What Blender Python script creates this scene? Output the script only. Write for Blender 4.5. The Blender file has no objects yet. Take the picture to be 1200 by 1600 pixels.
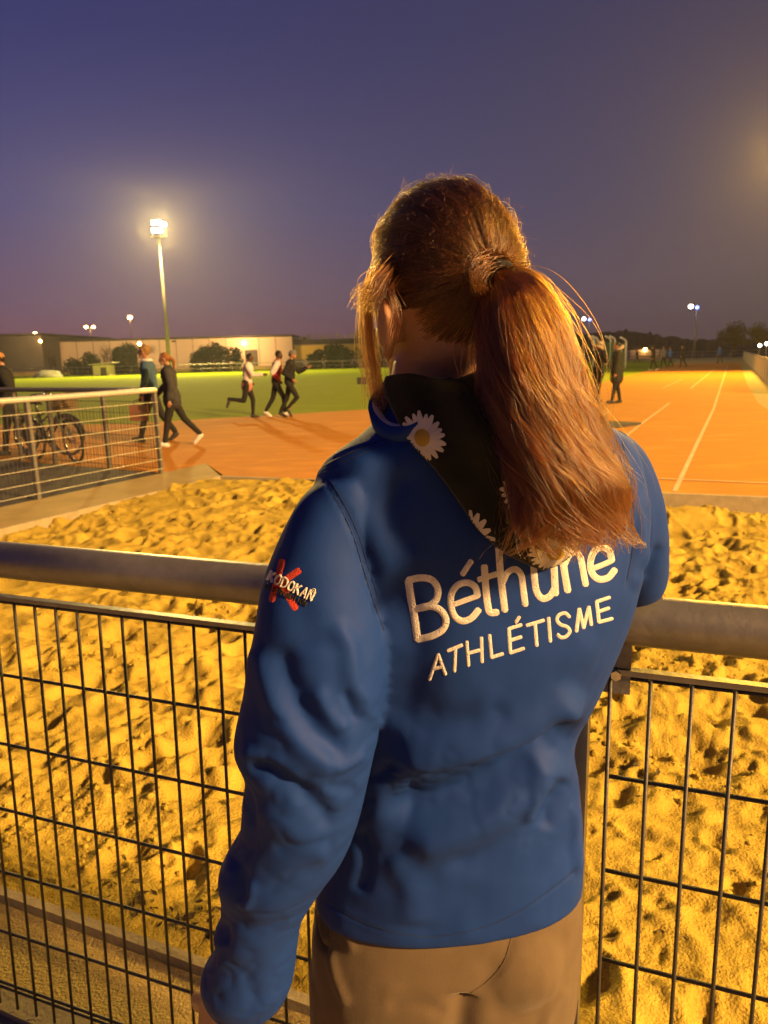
import bpy, bmesh, math, random, time
import numpy as np
from mathutils import Vector, Matrix
from mathutils.bvhtree import BVHTree

T0 = time.time()
random.seed(7)
RNG = np.random.default_rng(11)
S = bpy.context.scene
COL = S.collection

# ------------------------------------------------------------------ camera
CAM_H, FPX = 1.55, 26 / 36 * 1600          # a phone's main lens; FPX in photo pixels
PITCH = math.atan((800 - 556) / FPX)
ROLL = math.radians(1.4)
_R0 = np.array([1, 0, 0.]); _U0 = np.array([0, math.sin(PITCH), math.cos(PITCH)])
FW = np.array([0, math.cos(PITCH), -math.sin(PITCH)])
RT = _R0 * math.cos(ROLL) - _U0 * math.sin(ROLL)
UP = _U0 * math.cos(ROLL) + _R0 * math.sin(ROLL)
CAM = np.array([0, 0, CAM_H])
cd = bpy.data.cameras.new('camera'); cam = bpy.data.objects.new('camera', cd); COL.objects.link(cam)
cd.sensor_fit = 'VERTICAL'; cd.sensor_height = 36; cd.sensor_width = 27; cd.lens = 26
cd.clip_start = .05; cd.clip_end = 2000
cd.dof.use_dof = True; cd.dof.focus_distance = .80; cd.dof.aperture_fstop = 12
cam.matrix_world = Matrix(((RT[0], UP[0], -FW[0], 0), (RT[1], UP[1], -FW[1], 0), (RT[2], UP[2], -FW[2], CAM_H), (0, 0, 0, 1)))
S.camera = cam

# ------------------------------------------------------------------ world: dusk sky
W = bpy.data.worlds.new('World'); S.world = W; W.use_nodes = True
nt = W.node_tree; nt.nodes.clear()
def N(t, kind, **kw):
    n = t.nodes.new(kind)
    for k, v in kw.items(): setattr(n, k, v)
    return n
wo = N(nt, 'ShaderNodeOutputWorld'); bg = N(nt, 'ShaderNodeBackground')
tc = N(nt, 'ShaderNodeTexCoord'); sx = N(nt, 'ShaderNodeSeparateXYZ')
nt.links.new(tc.outputs['Generated'], sx.inputs[0])
def s2l(c):
    return tuple(((v / 255) / 12.92 if v / 255 <= .04045 else ((v / 255 + .055) / 1.055) ** 2.4) for v in c) + (1,)
def ramp(t, stops, src):
    r = N(t, 'ShaderNodeValToRGB'); e = r.color_ramp.elements
    while len(e) < len(stops): e.new(.5)
    for k, (p, c) in enumerate(stops): e[k].position = p; e[k].color = c
    t.links.new(src, r.inputs[0]); return r
mp = N(nt, 'ShaderNodeMapRange'); mp.inputs['From Min'].default_value = -.1; mp.inputs['From Max'].default_value = .9
nt.links.new(sx.outputs['Z'], mp.inputs['Value'])
SKY_L = ramp(nt, [(.0, s2l((60, 42, 46))), (.10, s2l((128, 76, 90))), (.17, s2l((108, 82, 110))), (.28, s2l((72, 72, 126))), (.46, s2l((50, 56, 112))), (.7, s2l((40, 46, 94)))], mp.outputs[0])
SKY_R = ramp(nt, [(.0, s2l((56, 44, 44))), (.10, s2l((84, 70, 74))), (.19, s2l((84, 75, 88))), (.30, s2l((68, 66, 88))), (.46, s2l((55, 56, 86))), (.7, s2l((40, 46, 90)))], mp.outputs[0])
mx = N(nt, 'ShaderNodeMapRange'); mx.inputs['From Min'].default_value = -.35; mx.inputs['From Max'].default_value = .45
nt.links.new(sx.outputs['X'], mx.inputs['Value'])
mix = N(nt, 'ShaderNodeMixRGB'); nt.links.new(mx.outputs[0], mix.inputs[0])
nt.links.new(SKY_L.outputs[0], mix.inputs[1]); nt.links.new(SKY_R.outputs[0], mix.inputs[2])
nt.links.new(mix.outputs[0], bg.inputs[0]); bg.inputs[1].default_value = .90
nt.links.new(bg.outputs[0], wo.inputs[0])

vs = S.view_settings
vs.view_transform = 'Standard'; vs.look = 'None'; vs.exposure = 0; vs.gamma = 1; vs.use_curve_mapping = False
S.cycles.use_denoising = True
S.cycles.max_bounces = 6; S.cycles.volume_bounces = 0; S.cycles.transparent_max_bounces = 8
S.cycles.sample_clamp_indirect = 4
S.cycles.caustics_reflective = False; S.cycles.caustics_refractive = False
S.cycles_curves.shape = 'RIBBONS' if hasattr(S, 'cycles_curves') else 'RIBBONS'

# ------------------------------------------------------------------ the floodlights' light (towers are built further down)
SODIUM = (1.0, .60, .13)
WARM = (1.0, .60, .28)
# name, foot of the tower, head height, energy, colour, aim
TOWERS = {
    'far_left':  dict(foot=(-25.7, 92.0), h=16.9, e=150000, col=(1.0, .70, .20), aim=(-10, 54, 0), size=174),
    'far_right': dict(foot=(23.1, 44.0), h=11.9, e=52000, col=(1.0, .55, .06), aim=(16, 32, 0), size=174),
    'assumed_side_right': dict(foot=(23.0, 8.0), h=14.0, e=17000, col=(1.0, .58, .05), aim=(0, 6, 0), size=150),  # assumed mast, unseen: gives the sidelight on sand, sleeve and hair
    'added_near_right': dict(foot=(22.0, -12.5), h=14.0, e=134000, col=(1.0, .56, .20), aim=(0, 3, 0), size=150),  # no mast is seen here: added to light the jacket's back and lettering
}
def tower_light(t, pos):
    l = bpy.data.lights.new('floodlight_beam', 'SPOT'); l.energy = t['e']; l.color = t['col']
    l.spot_size = math.radians(t['size']); l.spot_blend = .25; l.shadow_soft_size = 1.1
    o = bpy.data.objects.new('floodlight_beam', l); COL.objects.link(o)
    o.location = pos; d = Vector(t['aim']) - Vector(pos)
    o.rotation_euler = d.to_track_quat('-Z', 'Y').to_euler()
    return o

# ------------------------------------------------------------------ pixel helpers (photo pixels, 1200 x 1600)
def ray(x, y): return FW + RT * ((x - 600) / FPX) + UP * ((800 - y) / FPX)
def onz(x, y, z=0.):
    d = ray(x, y); return CAM + d * ((z - CAM_H) / d[2])
def ony(x, y, Y):
    d = ray(x, y); return CAM + d * (Y / d[1])
def proj(P):
    v = np.asarray(P) - CAM; w = v @ FW
    return np.stack([600 + FPX * (v @ RT) / w, 800 - FPX * (v @ UP) / w], -1)

# ------------------------------------------------------------------ noise
def vnoise(p, seed=0):
    p = np.asarray(p, float); i = np.floor(p).astype(np.int64); f = p - i; f = f * f * (3 - 2 * f)
    def h(ix, iy, iz):
        n = (ix * 374761393 + iy * 668265263 + iz * 2147483647 + seed * 974711) & 0xffffffff
        n = ((n ^ (n >> 13)) * 1274126177) & 0xffffffff
        n = ((n ^ (n >> 16)) * 2246822519) & 0xffffffff
        return ((n ^ (n >> 15)) & 0xffff) / 65535.
    r = 0
    for a in (0, 1):
        for b in (0, 1):
            for c in (0, 1):
                w = (f[:, 0] if a else 1 - f[:, 0]) * (f[:, 1] if b else 1 - f[:, 1]) * (f[:, 2] if c else 1 - f[:, 2])
                r = r + w * h(i[:, 0] + a, i[:, 1] + b, i[:, 2] + c)
    return r * 2 - 1
def fbm(p, oct=4, seed=0):
    s = 0; a = 1
    for k in range(oct):
        s = s + a * vnoise(np.asarray(p) * 2 ** k, seed + k); a *= .5
    return s

# ------------------------------------------------------------------ materials
def pm(name, c1, c2=None, scale=8., rough=.7, bump=0., bscale=None, metal=0., spec=.4, detail=4., emit=None, estr=0., sheen=0., sss=0., coords='Object', stretch=None, c3=None):
    m = bpy.data.materials.new(name); m.use_nodes = True; t = m.node_tree
    b = t.nodes['Principled BSDF']
    b.inputs['Roughness'].default_value = rough; b.inputs['Metallic'].default_value = metal
    b.inputs['Specular IOR Level'].default_value = spec
    c2 = c2 or tuple(v * .8 for v in c1)
    co = N(t, 'ShaderNodeTexCoord'); src = co.outputs[coords]
    if stretch:
        mpn = N(t, 'ShaderNodeMapping'); mpn.inputs['Scale'].default_value = stretch
        t.links.new(src, mpn.inputs[0]); src = mpn.outputs[0]
    n = N(t, 'ShaderNodeTexNoise'); n.inputs['Scale'].default_value = scale; n.inputs['Detail'].default_value = detail
    n.inputs['Roughness'].default_value = .62
    t.links.new(src, n.inputs['Vector'])
    st = [(.32, c1 + (1,)), (.68, c2 + (1,))]
    if c3: st = [(.3, c1 + (1,)), (.5, c2 + (1,)), (.72, c3 + (1,))]
    r = ramp(t, st, n.outputs[0])
    t.links.new(r.outputs[0], b.inputs['Base Color'])
    if bump:
        n2 = N(t, 'ShaderNodeTexNoise'); n2.inputs['Scale'].default_value = bscale or scale * 6; n2.inputs['Detail'].default_value = 5
        t.links.new(src, n2.inputs['Vector'])
        bp = N(t, 'ShaderNodeBump'); bp.inputs['Strength'].default_value = bump; bp.inputs['Distance'].default_value = .01
        t.links.new(n2.outputs[0], bp.inputs['Height']); t.links.new(bp.outputs[0], b.inputs['Normal'])
    if emit:
        b.inputs['Emission Color'].default_value = emit + (1,); b.inputs['Emission Strength'].default_value = estr
    if sheen:
        b.inputs['Sheen Weight'].default_value = sheen; b.inputs['Sheen Roughness'].default_value = .4
    if sss:
        b.inputs['Subsurface Weight'].default_value = sss; b.inputs['Subsurface Radius'].default_value = (.012, .004, .002)
        b.inputs['Subsurface Scale'].default_value = 1.
    m['n'] = 1
    return m
def lampmat(name, col, st):
    m = bpy.data.materials.new(name); m.use_nodes = True; t = m.node_tree
    b = t.nodes['Principled BSDF']; b.inputs['Emission Color'].default_value = col + (1,); b.inputs['Emission Strength'].default_value = st
    b.inputs['Base Color'].default_value = (.6, .6, .6, 1)
    return m
M = {}
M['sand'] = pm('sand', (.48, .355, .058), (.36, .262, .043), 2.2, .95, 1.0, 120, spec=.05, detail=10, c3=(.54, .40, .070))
M['gravel'] = pm('gravel', (.62, .47, .16), (.44, .33, .11), 60, .95, 1.0, 130, spec=.15, detail=8)
M['terrace'] = pm('terrace_dirt', (.34, .28, .18), (.24, .19, .12), 14, .95, .8, 90, spec=.15, detail=8)
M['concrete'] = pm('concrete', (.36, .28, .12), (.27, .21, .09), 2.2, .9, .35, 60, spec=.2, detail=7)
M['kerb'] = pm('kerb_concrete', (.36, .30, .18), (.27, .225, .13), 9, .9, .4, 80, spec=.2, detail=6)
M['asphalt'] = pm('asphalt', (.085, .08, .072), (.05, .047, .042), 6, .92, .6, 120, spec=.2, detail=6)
M['track'] = pm('track_rubber', (.49, .205, .024), (.39, .165, .022), 1.1, .9, .35, 90, spec=.15, detail=7, stretch=(.7, 1.6, 1), c3=(.53, .235, .03))
M['line'] = pm('line_paint', (.50, .40, .26), (.44, .29, .14), 5, .85, .2, 60, detail=6)
M['grass'] = pm('grass', (.185, .245, .006), (.155, .21, .005), .55, .95, .9, 14, spec=.05, detail=9, c3=(.205, .265, .008))
M['ground'] = pm('ground_soil', (.10, .09, .06), (.06, .055, .035), .3, .95, .3, 9, spec=.1, detail=7)
M['hill'] = pm('wooded_hill', (.030, .030, .026), (.018, .018, .016), .08, .95, .3, 2, spec=.05)
M['galv'] = pm('galvanised_steel', (.25, .237, .215), (.19, .18, .163), 24, .45, .08, 70, metal=.75, spec=.5, detail=6)
M['galv_lit'] = pm('lit_galvanised_steel', (.62, .60, .55), (.50, .48, .44), 24, .42, .08, 70, metal=.4, spec=.5, detail=6)  # lit copy of the steel for the near railing, lamplight put into its colour
M['galv_dark'] = pm('dark_galvanised_steel', (.22, .21, .19), (.14, .13, .12), 30, .5, .15, 90, metal=.5, spec=.4)
M['galv_wire'] = pm('backlit_galvanised_wire', (.075, .07, .065), (.05, .047, .044), 40, .5, .1, 120, metal=.5, spec=.4)  # wires seen against the light: their shade is put into the colour
M['white_paint'] = pm('white_paint', (.72, .70, .64), (.60, .58, .52), 6, .6, .05)
M['black_plastic'] = pm('black_plastic', (.03, .03, .032), (.02, .02, .022), 20, .5, .1)
M['rubber'] = pm('black_rubber', (.025, .025, .025), (.015, .015, .015), 30, .8, .2)
M['chrome'] = pm('chrome', (.65, .63, .6), (.5, .48, .45), 20, .22, 0, metal=1.)
M['wicker'] = pm('basket_wicker', (.22, .15, .08), (.12, .08, .04), 60, .8, .5, 200)
M['leaf'] = pm('leaf', (.050, .085, .022), (.030, .058, .014), 2, .7, 0, spec=.25, c3=(.075, .105, .03))
M['leaf_dry'] = pm('dry_leaf', (.10, .085, .035), (.06, .05, .02), 2, .8, 0, spec=.2)
M['bark'] = pm('bark', (.10, .075, .05), (.055, .042, .03), 12, .95, .6, 40)
M['wall_beige'] = pm('beige_cladding', (.60, .49, .36), (.52, .42, .30), .25, .75, .05, 3, detail=6)
M['wall_dark'] = pm('dark_cladding', (.085, .08, .072), (.06, .056, .05), .3, .75, .05, 3)
M['wall_yellow'] = pm('yellow_cladding', (.74, .57, .10), (.64, .48, .08), .5, .7, .05, 3)
M['roof_dark'] = pm('dark_roof', (.06, .055, .055), (.04, .038, .038), 2, .8, .1)
M['net'] = pm('green_net', (.10, .22, .13), (.07, .16, .09), 4, .9, .2)
M['bulb_orange'] = lampmat('sodium_lamp', (1, .50, .14), 60)
M['bulb_flood'] = lampmat('floodlight_glass', (1, .85, .55), 120)
M['bulb_white'] = lampmat('white_lamp', (1, .92, .8), 16)
M['bulb_blue'] = lampmat('blue_lamp', (.12, .22, 1), 7)
M['skin'] = pm('skin', (.34, .19, .12), (.29, .16, .10), 18, .5, .08, 160, spec=.35, sss=.25)
M['skin_dark'] = pm('dark_skin', (.10, .055, .035), (.08, .045, .03), 18, .5, .05, 100)
M['shoe_white'] = pm('white_shoe', (.70, .68, .66), (.6, .58, .55), 20, .7, .1)
M['shoe_dark'] = pm('dark_shoe', (.04, .04, .045), (.03, .03, .03), 20, .7, .1)
def cloth(name, c, rough=.85, bump=.15, bscale=220, var=.78, sheen=.0, scale=7):
    if name in M: return M[name]
    M[name] = pm(name, c, tuple(v * var for v in c), scale, rough, bump, bscale, spec=.25, sheen=sheen); return M[name]

# ------------------------------------------------------------------ mesh building
def finish(name, me, mat, parent=None, smooth=True):
    for mm in (mat if isinstance(mat, (list, tuple)) else [mat]): me.materials.append(mm)
    if smooth and len(me.polygons): me.polygons.foreach_set('use_smooth', np.ones(len(me.polygons), bool))
    o = bpy.data.objects.new(name, me); COL.objects.link(o)
    if parent is not None: o.parent = parent
    return o
class MB:
    def __init__(s): s.v = []; s.f = []; s.n = 0
    def add(s, v, f):
        s.v.append(np.asarray(v, float).reshape(-1, 3)); s.f += [tuple(i + s.n for i in q) for q in f]; s.n += len(s.v[-1]); return s
    def box(s, c, size, rot=0., ax=None):
        h = np.array(size) / 2
        p = np.array([[x, y, z] for x in (-1, 1) for y in (-1, 1) for z in (-1, 1)]) * h
        if ax is not None: p = p @ np.array(ax)
        elif rot:
            cs, sn = math.cos(rot), math.sin(rot); p = p @ np.array([[cs, sn, 0], [-sn, cs, 0], [0, 0, 1]])
        return s.add(p + np.array(c), [(0, 1, 3, 2), (4, 6, 7, 5), (0, 4, 5, 1), (2, 3, 7, 6), (0, 2, 6, 4), (1, 5, 7, 3)])
    def tube(s, pts, r, n=8, cap=True, closed=False):
        P = np.asarray(pts, float); k = len(P); r = np.broadcast_to(np.asarray(r, float), (k,))
        if closed: tg = np.roll(P, -1, 0) - np.roll(P, 1, 0)
        else: tg = np.gradient(P, axis=0)
        tg /= np.linalg.norm(tg, axis=1)[:, None] + 1e-12
        a = np.array([0, 0, 1.]) if abs(tg[0, 2]) < .9 else np.array([1., 0, 0])
        V = []
        for i in range(k):
            x = a - tg[i] * (a @ tg[i]); x /= np.linalg.norm(x) + 1e-12; a = x; y = np.cross(tg[i], x)
            th = np.arange(n) * 2 * math.pi / n
            V.append(P[i] + r[i] * (np.cos(th)[:, None] * x + np.sin(th)[:, None] * y))
        F = []
        for i in range(k if closed else k - 1):
            j = (i + 1) % k
            for q in range(n): F.append((i * n + q, i * n + (q + 1) % n, j * n + (q + 1) % n, j * n + q))
        if cap and not closed: F += [tuple(range(n))[::-1], tuple(range((k - 1) * n, k * n))]
        return s.add(np.concatenate(V), F)
    def ball(s, c, r, nu=14, nv=9, ax=None):
        r = np.broadcast_to(np.asarray(r, float), (3,)); V = [[0, 0, 1.]]
        for i in range(1, nv):
            t = math.pi * i / nv
            for j in range(nu):
                p = 2 * math.pi * j / nu; V.append([math.sin(t) * math.cos(p), math.sin(t) * math.sin(p), math.cos(t)])
        V.append([0, 0, -1.]); V = np.array(V) * r
        if ax is not None: V = V @ np.array(ax)
        F = [(0, 1 + j, 1 + (j + 1) % nu) for j in range(nu)]
        for i in range(nv - 2):
            for j in range(nu): F.append((1 + i * nu + j, 1 + (i + 1) * nu + j, 1 + (i + 1) * nu + (j + 1) % nu, 1 + i * nu + (j + 1) % nu))
        e = len(V) - 1
        F += [(e, 1 + (nv - 2) * nu + (j + 1) % nu, 1 + (nv - 2) * nu + j) for j in range(nu)]
        return s.add(V + np.array(c), F)
    def capsule(s, a, ra, b, rb, n=12):
        a = np.array(a, float); b = np.array(b, float); d = b - a; L = np.linalg.norm(d) + 1e-9; d /= L
        pts = []; rr = []
        for t in (-80, -55, -28): pts.append(a + d * ra * math.sin(math.radians(t))); rr.append(ra * math.cos(math.radians(t)))
        pts += [a, b]; rr += [ra, rb]
        for t in (28, 55, 80): pts.append(b + d * rb * math.sin(math.radians(t))); rr.append(rb * math.cos(math.radians(t)))
        return s.tube(pts, rr, n)
    def loft(s, rings, cap=True):
        k = len(rings); n = len(rings[0]); F = []
        for i in range(k - 1):
            for q in range(n): F.append((i * n + q, i * n + (q + 1) % n, (i + 1) * n + (q + 1) % n, (i + 1) * n + q))
        if cap: F += [tuple(range(n))[::-1], tuple(range((k - 1) * n, k * n))]
        return s.add(np.concatenate(rings), F)
    def mesh(s, name):
        me = bpy.data.meshes.new(name); me.from_pydata(np.concatenate(s.v).tolist(), [], s.f); me.update(); return me
    def build(s, name, mat, parent=None, smooth=False, loc=None):
        o = finish(name, s.mesh(name), mat, parent, smooth)
        if loc is not None: o.location = loc
        return o
def autosmooth(o, ang=40):
    me = o.data
    me.polygons.foreach_set('use_smooth', np.ones(len(me.polygons), bool))
    try: me.set_sharp_from_angle(angle=math.radians(ang))
    except Exception: pass
    return o
def remesh(me, voxel, smooth=4, fac=.5):
    o = bpy.data.objects.new('tmp', me); COL.objects.link(o)
    md = o.modifiers.new('r', 'REMESH'); md.mode = 'VOXEL'; md.voxel_size = voxel
    if smooth:
        sm = o.modifiers.new('s', 'SMOOTH'); sm.factor = fac; sm.iterations = smooth
    dg = bpy.context.evaluated_depsgraph_get(); dg.update()
    out = bpy.data.meshes.new_from_object(o.evaluated_get(dg))
    bpy.data.objects.remove(o); bpy.data.meshes.remove(me)
    return out
def tag(o, label=None, cat=None, group=None, kind=None):
    if label: o['label'] = label
    if cat: o['category'] = cat
    if group: o['group'] = group
    if kind: o['kind'] = kind
    return o
def empty(name, loc, rz=0., **kw):
    o = bpy.data.objects.new(name, None); COL.objects.link(o); o.location = tuple(loc); o.rotation_euler = (0, 0, rz); o.empty_display_size = .1
    return tag(o, **kw)
def copy_tree(o, parent=None):
    c = o.copy(); COL.objects.link(c); c.parent = parent
    for ch in list(o.children): copy_tree(ch, c)
    return c
def coords(me):
    v = np.empty(len(me.vertices) * 3); me.vertices.foreach_get('co', v); return v.reshape(-1, 3)
def setco(me, v): me.vertices.foreach_set('co', np.ascontiguousarray(v, dtype=np.float64).ravel()); me.update()
def slab(name, poly, z, th, mat, res=None):
    """flat ground slab from a ground polygon"""
    P = [(p[0], p[1]) for p in poly]; n = len(P)
    V = [(x, y, z) for x, y in P] + [(x, y, z - th) for x, y in P]
    F = [tuple(range(n))] + [tuple(range(n, 2 * n))[::-1]] + [(i, i + n, (i + 1) % n + n, (i + 1) % n) for i in range(n)]
    me = bpy.data.meshes.new(name); me.from_pydata(V, [], F); me.update()
    bm = bmesh.new(); bm.from_mesh(me); bmesh.ops.recalc_face_normals(bm, faces=bm.faces); bm.to_mesh(me); bm.free()
    o = finish(name, me, mat, None, False); o['kind'] = 'structure'; return o

# ================================================================== SETTING
gp = lambda x, y, z=0.: onz(x, y, z)
# natural soil: one sheet out to the horizon
n = 24; me = bpy.data.meshes.new('ground')
xs = np.linspace(-420, 420, n + 1); ys = np.linspace(-60, 560, n + 1)
V = [(x, y, -.22) for y in ys for x in xs]
me.from_pydata(V, [], [(j * (n + 1) + i, j * (n + 1) + i + 1, (j + 1) * (n + 1) + i + 1, (j + 1) * (n + 1) + i) for j in range(n) for i in range(n)])
finish('ground', me, M['ground'])['kind'] = 'structure'

PIT = dict(NL=np.array([-5.3, 3.72]), FL=np.array([-2.2, 9.91]), FR=np.array([7.0, 6.45]), NR=np.array([5.0, -.72]))
edge = lambda a, b, t: a + (b - a) * t
# --- sand
def build_sand():
    nu, nv = 720, 560
    # columns are denser in front of the camera, rows denser near it
    t = np.linspace(-1, 1, nu); u = .5 + .5 * (0.42 * t + .58 * np.sign(t) * np.abs(t) ** 2.2)
    u = np.clip(u + .0, 0, 1); w = np.linspace(0, 1, nv) ** 1.55
    uu, ww = np.meshgrid(u, w)
    A = PIT['NL'][None] * (1 - uu.ravel())[:, None] + PIT['NR'][None] * uu.ravel()[:, None]
    B = PIT['FL'][None] * (1 - uu.ravel())[:, None] + PIT['FR'][None] * uu.ravel()[:, None]
    P = A * (1 - ww.ravel())[:, None] + B * ww.ravel()[:, None]
    q = np.column_stack([P, np.zeros(len(P))])
    h = .034 * fbm(q * .55, 2, 3) + .013 * fbm(q * 1.7, 2, 9)
    wq = q + .12 * np.column_stack([vnoise(q * 4, 4), vnoise(q * 4, 5), np.zeros(len(q))])
    for fr_, am_, sd_ in ((3.6, .0055, 21), (7.5, .0048, 25), (15., .0038, 29), (28., .0028, 31)):
        rid = 1 - np.abs(fbm(wq * fr_, 2, sd_)); h += am_ * (rid ** 2 - .5)
    # clumpy broken crust in patches
    patch = np.clip(fbm(q * 1.3, 3, 51) * 1.5 + .25, 0, 1)
    h += patch * .020 * np.clip(vnoise(wq * 34, 61) - .15, 0, 1) * np.clip(vnoise(q * 9, 62) + .3, 0, 1)
    h += (.15 + patch) * .010 * np.clip(vnoise(wq * 62, 63) - .2, 0, 1) + .0022 * vnoise(q * 80, 71)
    # footprints: elongated dents with a pushed-up rim
    R = np.random.default_rng(5)
    for k in range(2900):
        near = k < 1200
        cx = R.uniform(-2.2, 2.6) if near else R.uniform(-4.5, 6); cy = R.uniform(1.2, 5.0) if near else R.uniform(2.5, 9.5)
        a = R.uniform(0, math.pi); l = R.uniform(.03, .14); b = l * R.uniform(.35, .75); d = R.uniform(.004, .0165) * 1.
        if not near: l, b, d = l * 1.25 + .035, b * 1.25 + .02, d * 1.5 + .006
        ix = np.where((np.abs(P[:, 0] - cx) < .42) & (np.abs(P[:, 1] - cy) < .42))[0]
        if not len(ix): continue
        dx = P[ix, 0] - cx; dy = P[ix, 1] - cy
        wob = .25 * vnoise(np.column_stack([dx * 16 + k, dy * 16, np.zeros(len(ix))]), k % 50)
        x = (dx * math.cos(a) + dy * math.sin(a)) / l; y = (-dx * math.sin(a) + dy * math.cos(a)) / b
        r = np.sqrt(x * x + y * y) + wob
        h[ix] += -d * np.exp(-(r ** 3.0)) + d * .50 * np.exp(-((r - 1.35) / .34) ** 2) * (1 + .6 * np.sign(x) * R.uniform(.2, 1))
    # heap at the far end
    def heap(x, y, z, sx, sy):
        c = gp(x, y); return z * np.exp(-(((P[:, 0] - c[0]) / sx) ** 2 + ((P[:, 1] - c[1]) / sy) ** 2))
    h += heap(1105, 800, .12, .55, .32) + heap(1040, 806, .085, .4, .3) + heap(930, 800, .05, .7, .3) + heap(1200, 815, .03, .5, .3)
    h += heap(220, 770, .03, 1.0, .6)
    # level: below the far kerb, flush with the near edge board
    lvl = -.045 - .060 * ww.ravel()
    lvl = lvl + .085 * np.clip((.52 - uu.ravel()) / .3, 0, 1) * ww.ravel() ** 2
    edgef = np.minimum.reduce([ww.ravel() / .02, np.ones(len(P))])
    z = lvl - .055 * np.exp(-((1 - ww.ravel()) / .022) ** 2) + h * 1.08 * (.35 + .65 * np.clip(edgef, 0, 1)) + .045 * np.exp(-(ww.ravel() / .035) ** 2)
    me = bpy.data.meshes.new('sand')
    me.vertices.add(len(P)); me.vertices.foreach_set('co', np.column_stack([P, z]).ravel())
    i = np.arange(nv - 1)[:, None] * nu + np.arange(nu - 1)[None]
    f = np.stack([i, i + 1, i + nu + 1, i + nu], -1).reshape(-1)
    nf = (nu - 1) * (nv - 1)
    me.loops.add(nf * 4); me.loops.foreach_set('vertex_index', f)
    me.polygons.add(nf); me.polygons.foreach_set('loop_start', np.arange(nf) * 4)
    me.update(calc_edges=True); me.validate()
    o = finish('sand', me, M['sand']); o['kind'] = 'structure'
    return P, z, nu, nv
SAND = build_sand()
def sand_z(x, y):
    k = np.argmin((SAND[0][:, 0] - x) ** 2 + (SAND[0][:, 1] - y) ** 2); return SAND[1][k]

def sand_grid_z(x, y):
    """bilinear height lookup on the sand grid (nearest cell)"""
    P_, z_, nu_, nv_ = SAND; out = np.empty(len(x)); G_ = P_.reshape(nv_, nu_, 2); Z_ = z_.reshape(nv_, nu_)
    for i in range(len(x)):
        r = np.argmin((G_[:, nu_ // 2, 0] - x[i]) * 0 + np.abs(((G_[:, nu_ // 2] - np.array([x[i], y[i]])) @ np.array([.354, .935]))))
        c = np.argmin((G_[r, :, 0] - x[i]) ** 2 + (G_[r, :, 1] - y[i]) ** 2); r = np.argmin((G_[:, c, 0] - x[i]) ** 2 + (G_[:, c, 1] - y[i]) ** 2); c = np.argmin((G_[r, :, 0] - x[i]) ** 2 + (G_[r, :, 1] - y[i]) ** 2)
        out[i] = Z_[r, c]
    return out
def clods():
    R = np.random.default_rng(77); n = 9000
    x = np.concatenate([R.uniform(-1.9, 1.9, n), R.uniform(-4, 5, n // 2)]); y = np.concatenate([1.15 + R.uniform(0, 1, n) ** 1.3 * 4.2, R.uniform(2.5, 9, n // 2)])
    den = fbm(np.column_stack([x, y, 0 * x]) * 1.3, 3, 51) * 1.5 + .25 + R.normal(0, .25, len(x))
    inside = (nrm_in(x, y) > .06); k = (den > .25) & inside; x, y = x[k], y[k]
    z = sand_grid_z(x, y); V = []; F = []
    base = np.array([[0, 0, 1], [.9, 0, .3], [.28, .86, .3], [-.73, .53, .3], [-.73, -.53, .3], [.28, -.86, .3], [.7, .5, -.5], [-.3, .8, -.5], [-.85, 0, -.5], [-.3, -.8, -.5], [.7, -.5, -.5]])
    fc = [(0, 1, 2), (0, 2, 3), (0, 3, 4), (0, 4, 5), (0, 5, 1), (1, 6, 2), (2, 6, 7), (2, 7, 3), (3, 7, 8), (3, 8, 4), (4, 8, 9), (4, 9, 5), (5, 9, 10), (5, 10, 1), (1, 10, 6)]
    for i in range(len(x)):
        s = .0030 + R.exponential(.0036); s = min(s, .019)
        a = R.uniform(0, 6.3); c, s_ = math.cos(a), math.sin(a); b = base * R.uniform(.65, 1.3, (11, 1)) * s * np.array([R.uniform(.8, 1.5), 1, R.uniform(.6, 1.)])
        b = np.column_stack([b[:, 0] * c - b[:, 1] * s_, b[:, 0] * s_ + b[:, 1] * c, b[:, 2]]) + [x[i], y[i], z[i] + s * .35]
        m = len(V) * 11; V.append(b); F += [(p + m, q + m, r + m) for p, q, r in fc]
    me = bpy.data.meshes.new('sand_clods'); me.from_pydata(np.concatenate(V).tolist(), [], F); me.update()
    o = finish('sand_clods', me, M['sand']); tag(o, 'loose clods and crumbs of sand strewn over the pit', 'sand clods', kind='stuff')
    # leaf litter blown against the edge board
    V = []; F = []; n = 150
    px = np.concatenate([R.uniform(-.9, .1, 110), R.uniform(-1.2, 1.2, 40)]); off = np.concatenate([np.abs(R.normal(0, .07, 110)) + .05, R.uniform(.1, 1.8, 40)])
    t = (px - PIT['NL'][0]) / (PIT['NR'][0] - PIT['NL'][0]); X = px + off * .39; Y = PIT['NL'][1] + t * (PIT['NR'][1] - PIT['NL'][1]) + off * .92
    zz = sand_grid_z(X, Y)
    for i in range(n):
        a = R.uniform(0, 6.3); L = R.uniform(.008, .024); w = L * R.uniform(.25, .5); u = np.array([math.cos(a), math.sin(a), R.normal(0, .25)]); v = np.array([-math.sin(a), math.cos(a), R.normal(0, .4)])
        p = np.array([X[i], Y[i], zz[i] + .006]); m = len(V)
        V += [p - u * L, p - u * L * .2 + v * w + [0, 0, .003], p + u * L, p - u * L * .2 - v * w, p + [0, 0, -.003]]; F += [(m, m + 4, m + 1), (m + 1, m + 4, m + 2), (m + 2, m + 4, m + 3), (m + 3, m + 4, m)]
    me = bpy.data.meshes.new('leaf_litter'); me.from_pydata([list(map(float, q)) for q in V], [], F); me.update()
    o = finish('leaf_litter', me, M['litter'], None, False); tag(o, 'dry leaf bits lying along the edge board of the sandpit', 'leaf litter', kind='stuff')
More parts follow.
